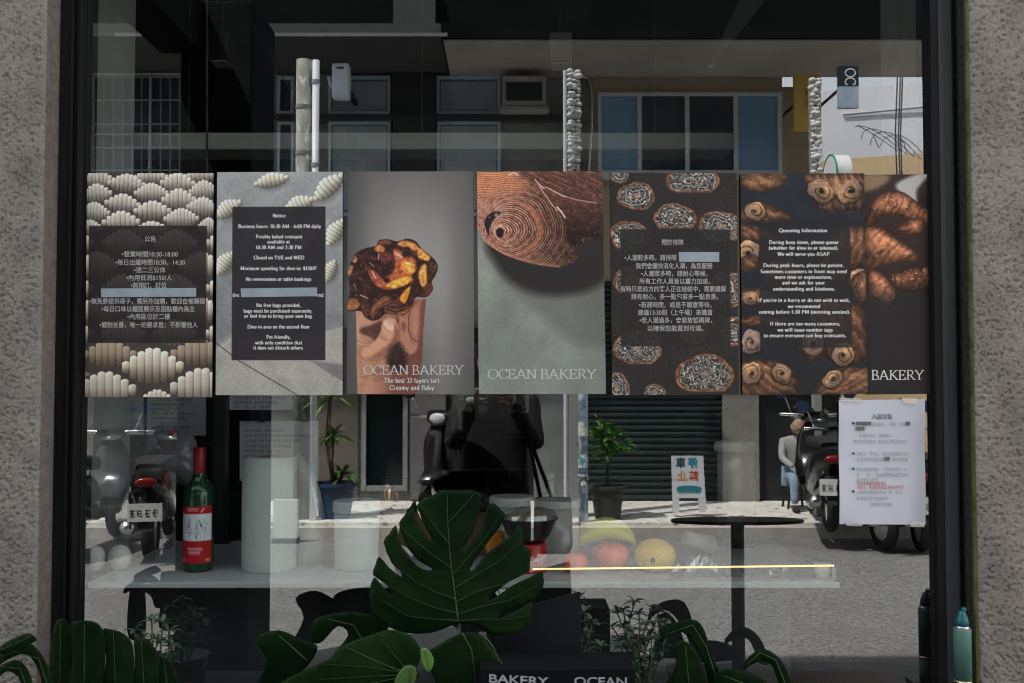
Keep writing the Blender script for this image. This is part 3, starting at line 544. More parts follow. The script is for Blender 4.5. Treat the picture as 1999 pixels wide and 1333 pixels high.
def picture_swirl_buns():
    p = Pic(247, 432, (36, 42, 52)); o = lambda x, y: (x * .3525 - 275, y * .3525 - 18)
    p.im *= (.75 + .5 * p.noise(50, 2))[..., None]; p.blend(np.clip((p.Y - 260) / 180, 0, .7), (38, 37, 40))
    O = lambda *a: [o(*q) for q in a]
    bun(p, O((770, 50), (900, 40), (1045, 60), (1010, 120), (920, 152), (830, 145), (780, 100)), 12, 3, (190, 142, 90))
    bun(p, O((1150, 60), (1300, 50), (1490, 60), (1490, 240), (1390, 262), (1240, 272), (1190, 200), (1155, 120)), 80, 4, (196, 150, 100))
    curl(p, *o(1235, 150), 24, 20, 30, 5); curl(p, *o(1405, 152), 25, 19, -30, 6)
    bun(p, O((790, 250), (840, 210), (920, 215), (1000, 250), (1065, 305), (960, 318), (850, 318), (780, 310)), 25, 7, (200, 150, 100)); curl(p, *o(862, 262), 20, 17, 0, 8)
    bun(p, O((780, 330), (870, 345), (1000, 390), (1090, 420), (880, 430), (780, 420)), 18, 9, (160, 108, 74), wl=6)
    curl(p, *o(822, 490), 22, 22, 10, 10); bun(p, O((780, 520), (860, 500), (880, 560), (840, 600), (780, 580)), 30, 11)
    bun(p, O((1210, 470), (1290, 380), (1400, 350), (1490, 370), (1490, 560), (1430, 580), (1330, 680), (1250, 640)), -65, 12, (176, 122, 84)); curl(p, *o(1440, 640), 19, 19, 0, 13)
    bun(p, O((780, 700), (860, 685), (960, 710), (1000, 745), (900, 790), (780, 780)), -8, 14, (186, 140, 96)); curl(p, *o(830, 745), 16, 13, 10, 15)
    bun(p, O((780, 850), (880, 835), (1040, 850), (1080, 890), (900, 900), (780, 890)), 0, 16, (170, 116, 82), wl=6)
    bun(p, O((1150, 760), (1300, 740), (1440, 790), (1490, 900), (1490, 1060), (1400, 1120), (1300, 1110), (1230, 1060), (1140, 980)), 60, 17, (176, 122, 80)); curl(p, *o(1345, 1060), 21, 21, 20, 18)
    curl(p, *o(835, 985), 20, 22, 0, 19, (190, 150, 130))
    bun(p, O((770, 1110), (900, 1085), (1020, 1110), (1090, 1180), (1100, 1250), (1060, 1285), (770, 1285)), 35, 20, (186, 132, 86)); curl(p, *o(835, 1160), 20, 19, 0, 21); curl(p, *o(1000, 1160), 19, 16, 40, 22)
    bun(p, O((1185, 1270), (1220, 1190), (1320, 1135), (1430, 1130), (1495, 1150), (1495, 1290), (1190, 1290)), -20, 23, (196, 142, 92), wl=7); curl(p, *o(1290, 1190), 20, 14, -30, 24)
    bun(p, O((1000, 180), (1080, 150), (1150, 180), (1140, 215), (1060, 240)), 20, 31, (150, 110, 70)) if False else None
    bun(p, O((900, 560), (1010, 520), (1120, 560), (1130, 650), (1020, 690), (910, 650)), 30, 32); bun(p, O((1090, 980), (1180, 900), (1270, 960), (1240, 1080), (1130, 1090)), -40, 33); curl(p, *o(1180, 1000), 20, 20, 0, 34)
    bun(p, O((1400, 640), (1490, 600), (1495, 760), (1430, 780)), 70, 36, (170, 120, 84))
    g_ = p.im.mean(-1, keepdims=True); p.im = (p.im * .82 + g_ * .18) * .84
    p.rect(*o(882, 322), *o(1398, 1020), (32, 31, 33), .80)
    return p
def picture_brown_croissants():
    p = Pic(127, 430, (52, 40, 38)); o = lambda x, y: (x * .3525 - 516, y * .3525 - 20)
    p.blend(np.clip((p.Y - 170) / 90, 0, 1), (37, 35, 36)); p.im *= (.8 + .4 * p.noise(30, 2))[..., None]
    p.poly([o(1465, 60), o(1600, 60), o(1580, 110), o(1465, 150)], (150, 126, 92), 10, op=.8); p.poly([o(1640, 120), o(1760, 55), o(1830, 55), o(1760, 140), (100, 55)], (186, 188, 186), 8, op=.9)
    def cr(pts, ax, seed, k=1.0):
        d = p.poly([o(*q) for q in pts], (80, 46, 36), 1.5); X, Y = p.loc(*o(*ax[:2]), ax[2]); m = np.clip(d / 1.5, 0, 1)
        s_ = np.clip(1 - 1.2 * np.exp(-((np.mod((X + Y * .25 + (p.noise(20, seed, 2) - .5) * 12) / 13, 1) - .5) / .16) ** 2) * np.clip(p.noise(14, seed + 2, 2) * 1.6 - .45, 0, .75), 0, 1); lit = np.clip(d / 14, 0, 1) ** .7 * np.clip(.9 - Y / 42, .3, 1.25)
        c = (np.array((92, 52, 38)) * (1 - s_[..., None]) + np.array((186, 122, 88)) * s_[..., None]) * (.25 + .80 * lit[..., None]) * (.6 + .8 * p.noise(9, seed + 5)[..., None]) * k
        p.blend(m, c); p.blend(m * np.clip((p.noise(5, seed + 9, 2) - .7) * 8, 0, 1) * lit, (216, 160, 130))
    cr([(1465, 330), (1480, 260), (1540, 180), (1620, 150), (1690, 160), (1780, 230), (1840, 280), (1840, 380), (1740, 330), (1640, 290), (1560, 300), (1510, 350)], (1650, 230, 10), 3, .9)
    cr([(1610, 370), (1680, 320), (1760, 300), (1800, 330), (1770, 390), (1700, 390), (1640, 400)], (1700, 350, 60), 8, .8)
    cr([(1465, 370), (1560, 355), (1620, 400), (1700, 450), (1755, 505), (1745, 545), (1690, 535), (1600, 560), (1520, 585), (1465, 590)], (1590, 470, 25), 14)
    cr([(1600, 620), (1680, 590), (1840, 570), (1840, 700), (1740, 720), (1640, 700)], (1720, 640, -10), 20, .62)
    cr([(1490, 600), (1560, 610), (1620, 680), (1640, 730), (1580, 790), (1530, 760), (1490, 770)], (1560, 690, 40), 26, .95)
    p.blend(np.clip((p.Y - 215) / 60, 0, .85), (38, 36, 37)); p.blend(np.clip((p.noise(3, 41, 2) - .8) * 8, 0, 1) * .4, (110, 84, 74)); p.im *= .9
    return p

PY = -0.006
CJ = dict(font='cjk')
def poster(pic, quad, label, lines, y=PY, tapes=(), m=None):
    cx = (quad[0][0] + quad[1][0]) / 2
    root = thing('poster', P(cx, quad[2][1], y), label, 'poster', 'posters taped across the shop window')
    sheet('print', pic, quad, y, root)
    if lines:
        by = {}
        for L in lines: by.setdefault(L[5] if len(L) > 5 else 'letter', []).append(L)
        for key, ls in by.items():
            t = Letters(lambda px, py, l: P(px, py, y - .0004 - l))
            for L in ls:
                txt, tx, ty, h, kw = L[:5]; t.line(txt, tx, ty, h, **kw)
            t.build(M[key], root)
    for (x0, y0, x1, y1, sl_) in tapes:
        MB().prism([P(x0, y0, y-.0005), P(x1, y0 + sl_, y-.0005), P(x1, y1 + sl_, y-.0005), P(x0 + 1, y1, y-.0005)], (0, -.0005, 0)).build('tape_strip', M['tape'], root)
    return root
def E_(t, x, yb, w, h=6.9): return (t, x, yb, h, dict(width=w, thick=.20, thin=.10, feet=False))
def G_(t, x, yb, w, h=8.6): return (t, x, yb, h, dict(width=w, font='cjk', weight=.022))
def C_(t, x, yc, w, h=12.5, key='dim_letter'): return (t, x, yc + h * .36, h, dict(width=w, font='cjk', weight=.006), key)
poster(picture_white_croissants(), [(170, 338), (417, 338), (414, 775), (166, 775)], 'poster of many white croissants with Chinese opening hours, at the left end of the row',
  [C_('公告', 293, 466, 22), C_('•營業時間10:30-18:00', 292, 496, 110), C_('•每日出爐時間10:30、14:30', 293, 512, 136), C_('•週二三公休', 292, 527, 62), C_('•內用低消$150/人', 291, 542, 90), C_('•無預訂、訂位', 290, 557, 70),
   C_('•無免費提供袋子，需另外加購，歡迎自備購袋', 287, 588, 226), C_('•每日口味以櫃面展示及甜點櫃內為主', 289, 603, 182), C_('•內用區位於二樓', 290, 618, 84), C_('•寵物友善，唯一的要求是：不影響他人', 290, 634, 192)], tapes=[(197, 563, 383, 580, -1)])
poster(picture_concrete_croissants(), [(424, 336), (669, 335), (669, 771), (421, 771)], 'poster headed Notice in English on a dark panel over grey concrete',
  [E_('Notice', 545, 424, 25), E_('Business hours: 10:30 AM - 6:00 PM daily', 546, 445, 162), E_('Freshly baked croissant', 545, 465, 91), E_('available at', 544, 475, 44), E_('10:30 AM and 2:30 PM', 544, 486, 90), E_('Closed on TUE and WED', 545, 506, 99),
   E_('Minimum spending for dine-in: $150/P', 544, 527, 149), E_('No reservations or table bookings', 544, 548, 128), E_('(inc', 461, 579, 14), E_('rts)', 625, 579, 14), E_('No free bags provided,', 544, 599, 87), E_('bags must be purchased separately.', 543, 610, 135), E_('or feel free to bring your own bag', 543, 620, 132),
   E_('Dine-in area on the second floor', 544, 641, 122), E_('Pet-friendly,', 544, 661, 48), E_('with only condition that', 544, 672, 92), E_('it does not disturb others', 543, 682, 97)], tapes=[(470, 563, 619, 580, -2)])
poster(picture_tart(), [(679, 335), (924, 334), (926, 770), (677, 769)], 'poster of a hand holding up a scorched tart against grey',
  [('OCEAN BAKERY', 807, 731, 18, dict(width=196, thick=.115, thin=.05), 'cream_letter'), ('The best 32-layers tart', 804, 747, 9.2, dict(width=108, thick=.16, thin=.08, feet=False)), ('Creamy and flaky', 804, 761, 9.2, dict(width=87, thick=.16, thin=.08, feet=False))])
poster(picture_spiral_bun(), [(931, 335), (1176, 334), (1183, 769), (935, 769)], 'poster of one coiled brown pastry casting a long shadow on green grey stone',
  [('OCEAN BAKERY', 1058, 739, 18.5, dict(width=212, thick=.115, thin=.05), 'cream_letter')])
poster(picture_cut_croissants(), [(1191, 337), (1438, 338), (1442, 770), (1195, 771)], 'poster of sliced croissants showing webbed crumb, with Chinese queueing text',
  [C_('關於排隊', 1313, 473, 43), C_('•人潮較多時，請排隊', 1270, 503, 102), C_('我們會盡快消化人潮，為您服務', 1316, 519, 150), C_('•人潮眾多時，請耐心等候，', 1316, 534, 130), C_('所有工作人員皆以盡力加速，', 1317, 549, 138), C_('有時只是前方的客人正在結帳中，需要講解', 1314, 564, 206), C_('請有耐心，多一點包容多一點良善。', 1317, 579, 170), C_('•若趕時間，或是不願意等待，', 1318, 595, 142), C_('建議13:30前（上午場）來購買', 1318, 610, 146), C_('•若人潮過多，會發放號碼牌，', 1319, 625, 142), C_('以確保您能買到可頌。', 1318, 641, 110)],
  tapes=[(1325, 492, 1404, 511, 0)])
poster(picture_brown_croissants(), [(1686, 341), (1813, 340), (1817, 769), (1690, 770)], 'narrow poster of brown croissants on black, tucked behind its neighbour at the right end',
  [('BAKERY', 1752, 741, 18.5, dict(width=103, thick=.115, thin=.05), 'letter')], y=PY + .003)
poster(picture_swirl_buns(), [(1445, 339), (1687, 338), (1694, 769), (1449, 771)], 'poster headed Queueing Information in English over swirl buns on navy',
  [E_('Queueing Information', 1568, 453, 95), E_('During busy times, please queue', 1569, 476, 136), E_('(whether for dine-in or takeout).', 1569, 487, 137), E_('We will serve you ASAP', 1569, 499, 102), E_('During peak hours, please be patient.', 1569, 521, 158), E_('Sometimes customers in front may need', 1569, 533, 169), E_('more time or explanations,', 1569, 544, 113), E_('and we ask for your', 1569, 555, 84), E_('understanding and kindness.', 1570, 567, 122),
   E_("If you're in a hurry or do not wish to wait,", 1570, 589, 180), E_('we recommend', 1570, 601, 64), E_('coming before 1:30 PM (morning session).', 1571, 612, 179), E_('If there are too many customers,', 1572, 635, 138), E_('we will issue number tags', 1572, 647, 108), E_('to ensure everyone can buy croissants.', 1572, 658, 162)], y=PY - .002)
# the A4 notice
p = Pic(84, 122, (166, 169, 178)); p.im *= (1 - .10 * np.clip((p.X - 66) / 14, 0, 1) * np.clip((p.Y + 10) / 80, .2, 1))[..., None] * (.98 + .04 * p.noise(30, 3))[..., None]
root = thing('notice_sheet', P(1722, 1024, PY), 'white A4 sheet of small Chinese print taped below the posters', 'notice')
sheet('paper', p, [(1637, 781), (1805, 779), (1807, 1024), (1639, 1023)], PY, root, bow=.002)
ink = mat('black_ink', (0.03, 0.03, 0.03)); greyink = mat('grey_ink', (0.36, 0.36, 0.38)); redink = mat('red_ink', (0.5, 0.1, 0.1))
PL = lambda px, py, l: P(px, py, PY - .003 - l)
t = Letters(PL); t.line('入店公告', 1722, 817, 11, width=40, font='cjk', weight=.01)
for y_ in (826, 885, 915, 959): t.mb.lathe(P(1666, y_, PY - .003), [(0.003, 0), (0.003, .0006)], 10, axis='y')
t.build(ink, root)
t = Letters(PL)
for i, (a, b, y_) in enumerate([(1702, 1728, 827), (1737, 1768, 827), (1665, 1708, 849), (1716, 1742, 849), (1665, 1772, 861), (1673, 1716, 885), (1724, 1775, 885), (1673, 1775, 896), (1673, 1720, 915), (1728, 1775, 915), (1673, 1775, 926), (1673, 1718, 936), (1673, 1775, 960), (1673, 1736, 972), (1700, 1744, 984)]): t.scribble(a, b, y_, 6.2, i)
t.build(greyink, root)
t = Letters(PL)
for i, (a, b, y_) in enumerate([(1674, 1730, 943), (1674, 1764, 950)]): t.scribble(a, b, y_, 5.6, i + 40)
t.build(redink, root)
b = MB()
for (x0, y0, x1, y1) in [(1671, 823, 1701, 830), (1768, 823, 1777, 830), (1671, 833, 1688, 840), (1727, 892, 1737, 899)]: b.quad(P(x0, y0, PY - .0032), P(x0, y1, PY - .0032), P(x1, y1, PY - .0032), P(x1, y0, PY - .0032))
b.build('blacked_out_mark', mat('marker_grey', (0.12, 0.12, 0.13)), root)
for (x0, y0, x1, y1) in [(1638, 776, 1682, 785), (1760, 776, 1790, 788), (1650, 1016, 1685, 1027), (1775, 1017, 1806, 1029)]:
    MB().prism([P(x0, y0, PY - .004), P(x1, y0 + 2, PY - .004), P(x1 - 2, y1, PY - .004), P(x0 + 3, y1 - 1, PY - .004)], (0, -.0005, 0)).build('clear_tape', clear('tape_film', (.95, .95, .95), .12, .15, .25), root)

# ------------------------------------------------------------------ our building: washed-stone wall, arcade, dark shop behind the glass
XL, XR, YF = -1.110, 1.085, -0.085            # wall edges either side of the window, front of the wall
ZT, ZB = 2.75, 0.60                           # top and bottom of the opening
stucco = mat('stucco_grey', A((107, 105, 100), 1.22), A((126, 124, 118), 1.22), scale=9, rough=0.95, spec=0.1, pits=(520, A((44, 42, 39), 1.2), (0.57, 0.66)))
stucco_w = mat('stucco_warm', A((109, 105, 101), 1.2), A((128, 123, 118), 1.2), scale=9, rough=0.95, spec=0.1, pits=(520, A((48, 43, 40), 1.2), (0.57, 0.66)))
stucco_b = mat('stucco_far', A((112, 110, 102), 1.25), A((128, 125, 117), 1.25), scale=14, rough=0.95, spec=0.1, bump=0.8, bscale=160)
reveal_l = mat('render_edge', A((100, 94, 88), 1.1), A((118, 112, 104), 1.1), scale=40, rough=0.95, spec=0.1, bump=0.4, bscale=120, pits=(90, A((122, 100, 92), 1.2), (0.5, 0.7)))
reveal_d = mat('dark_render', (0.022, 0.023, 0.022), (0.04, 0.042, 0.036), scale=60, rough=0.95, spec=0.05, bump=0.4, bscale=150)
moss = mat('mossy_edge', (0.05, 0.06, 0.02), (0.10, 0.11, 0.05), scale=30, rough=0.95, spec=0.05)
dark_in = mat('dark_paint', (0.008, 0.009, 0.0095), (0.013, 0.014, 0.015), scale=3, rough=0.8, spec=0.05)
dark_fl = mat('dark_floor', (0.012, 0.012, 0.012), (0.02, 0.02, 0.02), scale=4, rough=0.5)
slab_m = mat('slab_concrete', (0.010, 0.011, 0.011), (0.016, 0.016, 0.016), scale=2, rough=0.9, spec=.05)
shop = thing('shop_building', (0, 0.1, 0), 'grey rough stucco shop front framing the big window', 'building')
def rough_wall(name, x0, x1, z0, z1, y, m, edge):
    st = 0.0026; nx = int((x1 - x0) / st); nz = int((z1 - z0) / st)
    q = Pic(nx, nz, (0, 0, 0))
    h = q.noise(1.8, 11, 3) * .0036 + q.noise(1.4, 12, 1) * .0018 - .0030
    pit = np.clip((q.noise(2.6, 13, 2) - .60) * 7, 0, 1) * .0035
    h = h - pit * 1.1
    X = x0 + q.X / nx * (x1 - x0); Z = z0 + q.Y / nz * (z1 - z0)
    e = np.abs(X - edge); rnd = np.clip(1 - e / .012, 0, 1) ** 2 * .010
    Y = y - h + rnd
    v = np.stack([X, Y, Z], -1) - np.array(shop.location)
    me = bpy.data.meshes.new(name); n = v.shape[0] * v.shape[1]
    me.vertices.add(n); me.vertices.foreach_set('co', v.reshape(-1).astype(np.float32))
    i = np.arange(n).reshape(v.shape[:2]); f = np.stack([i[:-1, :-1], i[:-1, 1:], i[1:, 1:], i[1:, :-1]], -1).reshape(-1); nf = nx * nz
    me.loops.add(nf * 4); me.loops.foreach_set('vertex_index', f.astype(np.int32))
    me.polygons.add(nf); me.polygons.foreach_set('loop_start', np.arange(0, nf * 4, 4, dtype=np.int32)); me.polygons.foreach_set('loop_total', np.full(nf, 4, dtype=np.int32))
    me.update(calc_edges=True); me.materials.append(m)
    o = bpy.data.objects.new(name, me); COL.objects.link(o); o.parent = shop
rough_wall('wall', XL - .22, XL, .5, 2.75, YF, stucco, XL)
rough_wall('wall', XR, XR + .22, .5, 2.75, YF, stucco_w, XR)
MB().box((-9, YF, 0), (XL - .22, .12, 3.24)).box((XL - .22, YF + .012, 0), (XL - .004, .12, 3.24)).build('wall', stucco_b, shop)
MB().box((9, YF, 0), (XR + .22, .12, 3.24)).box((XR + .22, YF + .012, 0), (XR + .004, .12, 3.24)).build('wall', stucco_b, shop)
MB().box((XL - .004, YF, 0), (XR + .004, .12, ZB - .04)).box((XL - .004, YF, ZT + .05), (XR + .004, .12, 3.24)).build('wall', stucco_b, shop)
MB().box((XL - .003, YF + .008, .5), (XL, .06, 2.75)).build('reveal', reveal_l, shop)
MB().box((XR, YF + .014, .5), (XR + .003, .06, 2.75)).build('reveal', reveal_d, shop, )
MB().box((XR - .0015, YF + .003, .5), (XR + .004, YF + .014, 2.75)).build('mossy_edge', moss, shop)
pl0 = RX(345, 2.72)
MB().box((pl0 + .05, -2.3, 3.05), (pl0 + .25, YF, 3.3)).build('side_beam', slab_m, shop)
MB().box((-9, YF, 3.24), (9, 6, 8.8)).build('upper_storey', stucco_b, shop)
pl = RX(345, 2.28); pr = RX(532, 2.72)
for px0 in (None,):
    x0, x1 = (pl, pr) if px0 is None else (px0, px0 + .5)
    MB().box((x0, -2.72, .02), (x1, -2.28, 3.3)).build('arcade_pillar', mat('pillar_paint', (.012, .014, .015), (.02, .022, .023), scale=5, rough=.9, spec=.05), shop, bevel=.012)
tag(MB().box((-9, -2.78, -.05), (9, YF, .02)).build('arcade_floor', mat('arcade_tiles', (.10, .10, .10), (.14, .14, .135), scale=9, rough=.8)), kind='structure')
# the room
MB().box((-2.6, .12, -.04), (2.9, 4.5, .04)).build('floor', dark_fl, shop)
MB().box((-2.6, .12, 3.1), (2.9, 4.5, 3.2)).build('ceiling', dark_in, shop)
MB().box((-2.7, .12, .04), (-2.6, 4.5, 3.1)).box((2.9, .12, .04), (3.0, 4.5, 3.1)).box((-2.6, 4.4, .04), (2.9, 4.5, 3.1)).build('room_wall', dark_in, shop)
MB().box((-2.59, .665, .04), (2.89, .68, .93)).build('counter_dark_screen', dark_in, shop)  # dark sheet behind the counter, widened past it to hide the lit floor

# ------------------------------------------------------------------ the window
win = thing('shop_window', (0, 0, ZB), 'wide black framed shop window mirroring the sunny street', 'window')
fx0, fx1 = P(166, 660, 0).x, P(1813, 660, 0).x
glass = clear('window_glass', (0.84, 0.87, 0.86), 0.19, 0.0, gtint=(0.96, 0.99, 1.0))
MB().quad((fx0 - .01, 0, ZB), (fx1 + .01, 0, ZB), (fx1 + .01, 0, ZT), (fx0 - .01, 0, ZT)).build('pane', glass, win)
f = MB(); f.box((XL, -.012, ZB - .04), (fx0 - .012, .05, ZT + .05)); f.box((fx0 - .012, -.03, ZB), (fx0 - .004, .05, ZT)); f.box((fx0 - .004, -.010, ZB), (fx0, .05, ZT)); f.box((fx0 - .035, -.022, ZB), (fx0 - .028, -.012, ZT))
f.build('frame', M['frame'], win)
f = MB(); f.box((fx1, -.010, ZB), (fx1 + .004, .05, ZT)); f.box((fx1 + .004, -.026, ZB), (fx1 + .022, .05, ZT)); f.box((fx1 + .06, -.01, ZB), (XR, .05, ZT)); f.build('frame', M['frame'], win)
f = MB(); pts = [(fx1 + .022, .0), (fx1 + .022, -.028), (fx1 + .028, -.036), (fx1 + .050, -.036), (fx1 + .058, -.028), (fx1 + .060, .0)]
f.prism([(x, y, ZB) for x, y in pts], (0, 0, ZT - ZB)); f.build('frame_profile', M['framegrey'], win)
MB().box((fx0, -.03, ZT), (fx1, .05, ZT + .05)).build('frame', M['frame'], win)
MB().box((XL, -.10, ZB - .04), (XR, .05, ZB)).build('sill', M['frame'], win)

# ------------------------------------------------------------------ inside: counter and what stands on it
ZC = P(1000, 1137, .035).z
def CY(row):
    a, b = -.5, 4.0
    for _ in range(50):
        c = (a + b) / 2
        if P(1000, row, c).z > ZC: a = c
        else: b = c
    return (a + b) / 2
def spot(px, row): y = CY(row); return Vector((P(px, row, y).x, y, ZC)), S(y)
counter = thing('counter', (-.1, .3, 0), 'long pale counter inside the window carrying bottle, roll, tubs and fruit', 'counter')
cm = mat('counter_top', A((150, 156, 156), 1.2), A((165, 170, 168), 1.2), scale=3, rough=.35)
cx1 = P(1640, 1137, .035).x
MB().box((fx0, .035, ZC - .014), (cx1, .66, ZC)).build('counter_top', cm, counter, bevel=.002)
MB().box((fx0 + .05, .12, .045), (cx1 - .1, .60, ZC - .014)).build('cabinet', mat('cabinet_dark', (.012, .018, .019), (.018, .024, .026), rough=.5), counter)
def turned(name, px, row, prof, m, label, cat, n=32, group=None, build_root=True):
    """prof in pixels (radius, height above base)"""
    c, s = spot(px, row)
    root = thing(name, c, label, cat, group)
    return root, c, s
# eggs
for i, (px, row, w_, h_) in enumerate([(184, 1114, 42, 50), (233, 1113, 45, 51)]):
    c, s = spot(px, row)
    o = MB().ball(c + Vector((0, 0, h_ * s / 2)), (w_ * s / 2, w_ * s / 2, h_ * s / 2), 24, 16, lambda v: 1 - .06 * v.z).build('egg', mat('eggshell', (.62, .60, .57), (.68, .66, .63), scale=40, rough=.6), smooth=True)
    tag(o, ['white egg standing nearest the left window frame', 'slightly larger white egg, the one nearer the wine bottle'][i], 'egg', 'eggs on the counter')
# wine bottle
def wine(px, row, label, dark=False, k=1.0):
    c, s = spot(px, row); s *= k
    root = thing('wine_bottle', c, label, 'bottle')
    g = mat('green_glass', (.004, .05, .018) if not dark else (.006, .008, .008), rough=.08, spec=.7)
    R = 28.5 * s
    MB().lathe(c, [(0, .001), (R * .9, 0), (R, 4*s), (R, 148*s), (R * .94, 158*s), (R * .72, 168*s), (R * .46, 178*s), (11 * s, 190*s), (11 * s, 200*s), (0, 200*s)]).build('glass_body', g, root, smooth=True)
    MB().lathe(c, [(10.8*s, 186*s), (11.4*s, 187*s), (11.4*s, 236*s), (10.2*s, 238*s), (0, 238*s)]).build('capsule', mat('red_foil', (.26, .012, .018), (.34, .018, .026), scale=30, rough=.35), root, smooth=True)
    if dark: return root
    q = Pic(110, 122, (150, 24, 32)); q.rect(2, 16, 108, 74, (186, 192, 196)); q.im *= (.94 + .1 * q.noise(20, 3))[..., None]
    r = random.Random(3)
    for _ in range(26):
        x, y = r.uniform(14, 96), r.uniform(22, 66); q.line([(x, y), (x + r.uniform(-7, 7), y + r.uniform(4, 16)), (x + r.uniform(-10, 10), y + r.uniform(8, 20))], 1.2, (60, 64, 76), op=.8)
    q.rect(0, 75, 110, 77, (150, 14, 26)); 
    for y, a, b in [(7, 34, 66), (92, 36, 76), (100, 40, 70), (116, 8, 30), (116, 88, 102)]:
        x = a
        while x < b: q.line([(x, y - 3), (x + 2.2, y + 3)], 1.5, (226, 200, 200), op=.85); q.line([(x + 2, y - 2), (x + 4, y - 2)], 1.2, (226, 200, 200), op=.8); x += 5.5
    q.line([(82, 4), (74, 12)], 2, (226, 210, 210))
    W, H = q.W, q.H; th = (q.X / W - .5) * 2.6
    v = np.stack([np.sin(th) * (R + .0006), -np.cos(th) * (R + .0006), (126 - q.Y / H * 108) * s], -1)
    me = bpy.data.meshes.new('label'); n = (W+1)*(H+1); i = np.arange(n).reshape(H+1, W+1)
    me.from_pydata(v.reshape(-1, 3).tolist(), [], np.stack([i[:-1, :-1], i[1:, :-1], i[1:, 1:], i[:-1, 1:]], -1).reshape(-1, 4).tolist())
    ca = me.color_attributes.new('Col', 'FLOAT_COLOR', 'POINT'); cc = np.ones((n, 4), np.float32); cc[:, :3] = np.minimum(lin(np.clip(q.im, 0, 255)) * 1.6, .85).reshape(-1, 3)
    ca.data.foreach_set('color', cc.reshape(-1)); me.materials.append(POSTER_M); me.polygons.foreach_set('use_smooth', [True] * len(me.polygons))
    o = bpy.data.objects.new('label', me); COL.objects.link(o); o.parent = root
    return root
wine(387, 1113, 'green wine bottle with red capsule and red and white label')
wine(322, 1070, 'dark wine bottle standing behind the green one', True, .62)
# paper roll
c, s = spot(525, 1110); root = thing('paper_roll', c, 'tall white paper towel roll beside the wine bottle', 'paper roll')
MB().lathe(c, [(0, .001), (51*s, 0), (52*s, 3*s), (52*s, 214*s), (50*s, 217*s), (20*s, 217*s), (20*s, 190*s), (0, 190*s)], 48).build('roll', mat('paper_white', A((152, 160, 156)), A((166, 172, 168)), scale=4, rough=.9, bump=.15, bscale=90), root, smooth=True)
MB().lathe(c, [(19.9*s, 150*s), (19.9*s, 217.6*s), (18*s, 217.6*s), (18*s, 150*s)], 24).build('core', mat('card_core', (.22, .15, .09), (.26, .18, .11)), root, smooth=True)
# clear bag leaning on the roll
c, s = spot(607, 1108); root = None
pts = crom([(574, 897), (600, 903), (621, 945), (634, 1000), (636, 1050), (630, 1095), (606, 1112), (576, 1110)], 4)
mb = MB(); n = len(pts); y0 = CY(1100)
cen = np.mean(pts, 0); lay = []
for f_, dy in [(1, 0), (.93, -.022), (.7, -.036), (.35, -.042)]:
    lay.append([P(*(cen + (p_ - cen) * f_ + np.array([2.2 * math.sin(i * 1.7 + dy * 400), 2 * math.cos(i * 2.3)]) * (1 - f_)), y0 + dy) for i, p_ in enumerate(pts)])
vs = [q for l in lay for q in l] + [P(*cen, y0 - .043)]
fs = [(a*n+i, a*n+(i+1)%n, (a+1)*n+(i+1)%n, (a+1)*n+i) for a in range(3) for i in range(n)] + [(3*n+i, 3*n+(i+1)%n, 4*n) for i in range(n)]
o = mb.add(vs, fs).build('plastic_bag', clear('bag_film', (.9, .92, .92), .10, .12, .6, (.72, .75, .73)), smooth=True); tag(o, 'clear plastic bag slumped against the white paper roll', 'bag')
# tubs
tubm = mat('tub_white', A((160, 164, 160)), A((172, 176, 172)), scale=3, rough=.35); milky = clear('milky_plastic', (.9, .92, .92), .06, .2, .62, (.66, .67, .64)); clr = clear('clear_plastic', (.92, .94, .94), .08, .03, .06)
def tub(px, row, wpx, h, lid, label, body):
    c, s = spot(px, row); root = thing('tub', c, label, 'tub', 'plastic tubs on the counter'); r = wpx / 2
    MB().lathe(c, [(0, .001), (r*.93*s, 0), (r*.95*s, 3*s), (r*s, (h-lid)*s), (r*.97*s, (h-lid)*s), (r*.92*s, 4*s), (0, 4*s)], 40).build('tub_body', body, root, smooth=True)
    b = MB(); b.lathe(c, [(r*1.03*s, (h-lid)*s), (r*1.05*s, (h-lid+2)*s), (r*1.05*s, (h-3)*s), (r*1.0*s, h*s), (0, h*s)], 60)
    b.build('lid', tubm, root, smooth=False)
tub(696, 1108, 88, 130, 22, 'white opaque tub between the paper roll and the big leaf', tubm)
tub(998, 1092, 82, 122, 17, 'lidded clear tub half hidden behind the big leaf', milky)
tub(1088, 1094, 86, 118, 14, 'clear tub with flat cream lid next to the flask', milky)
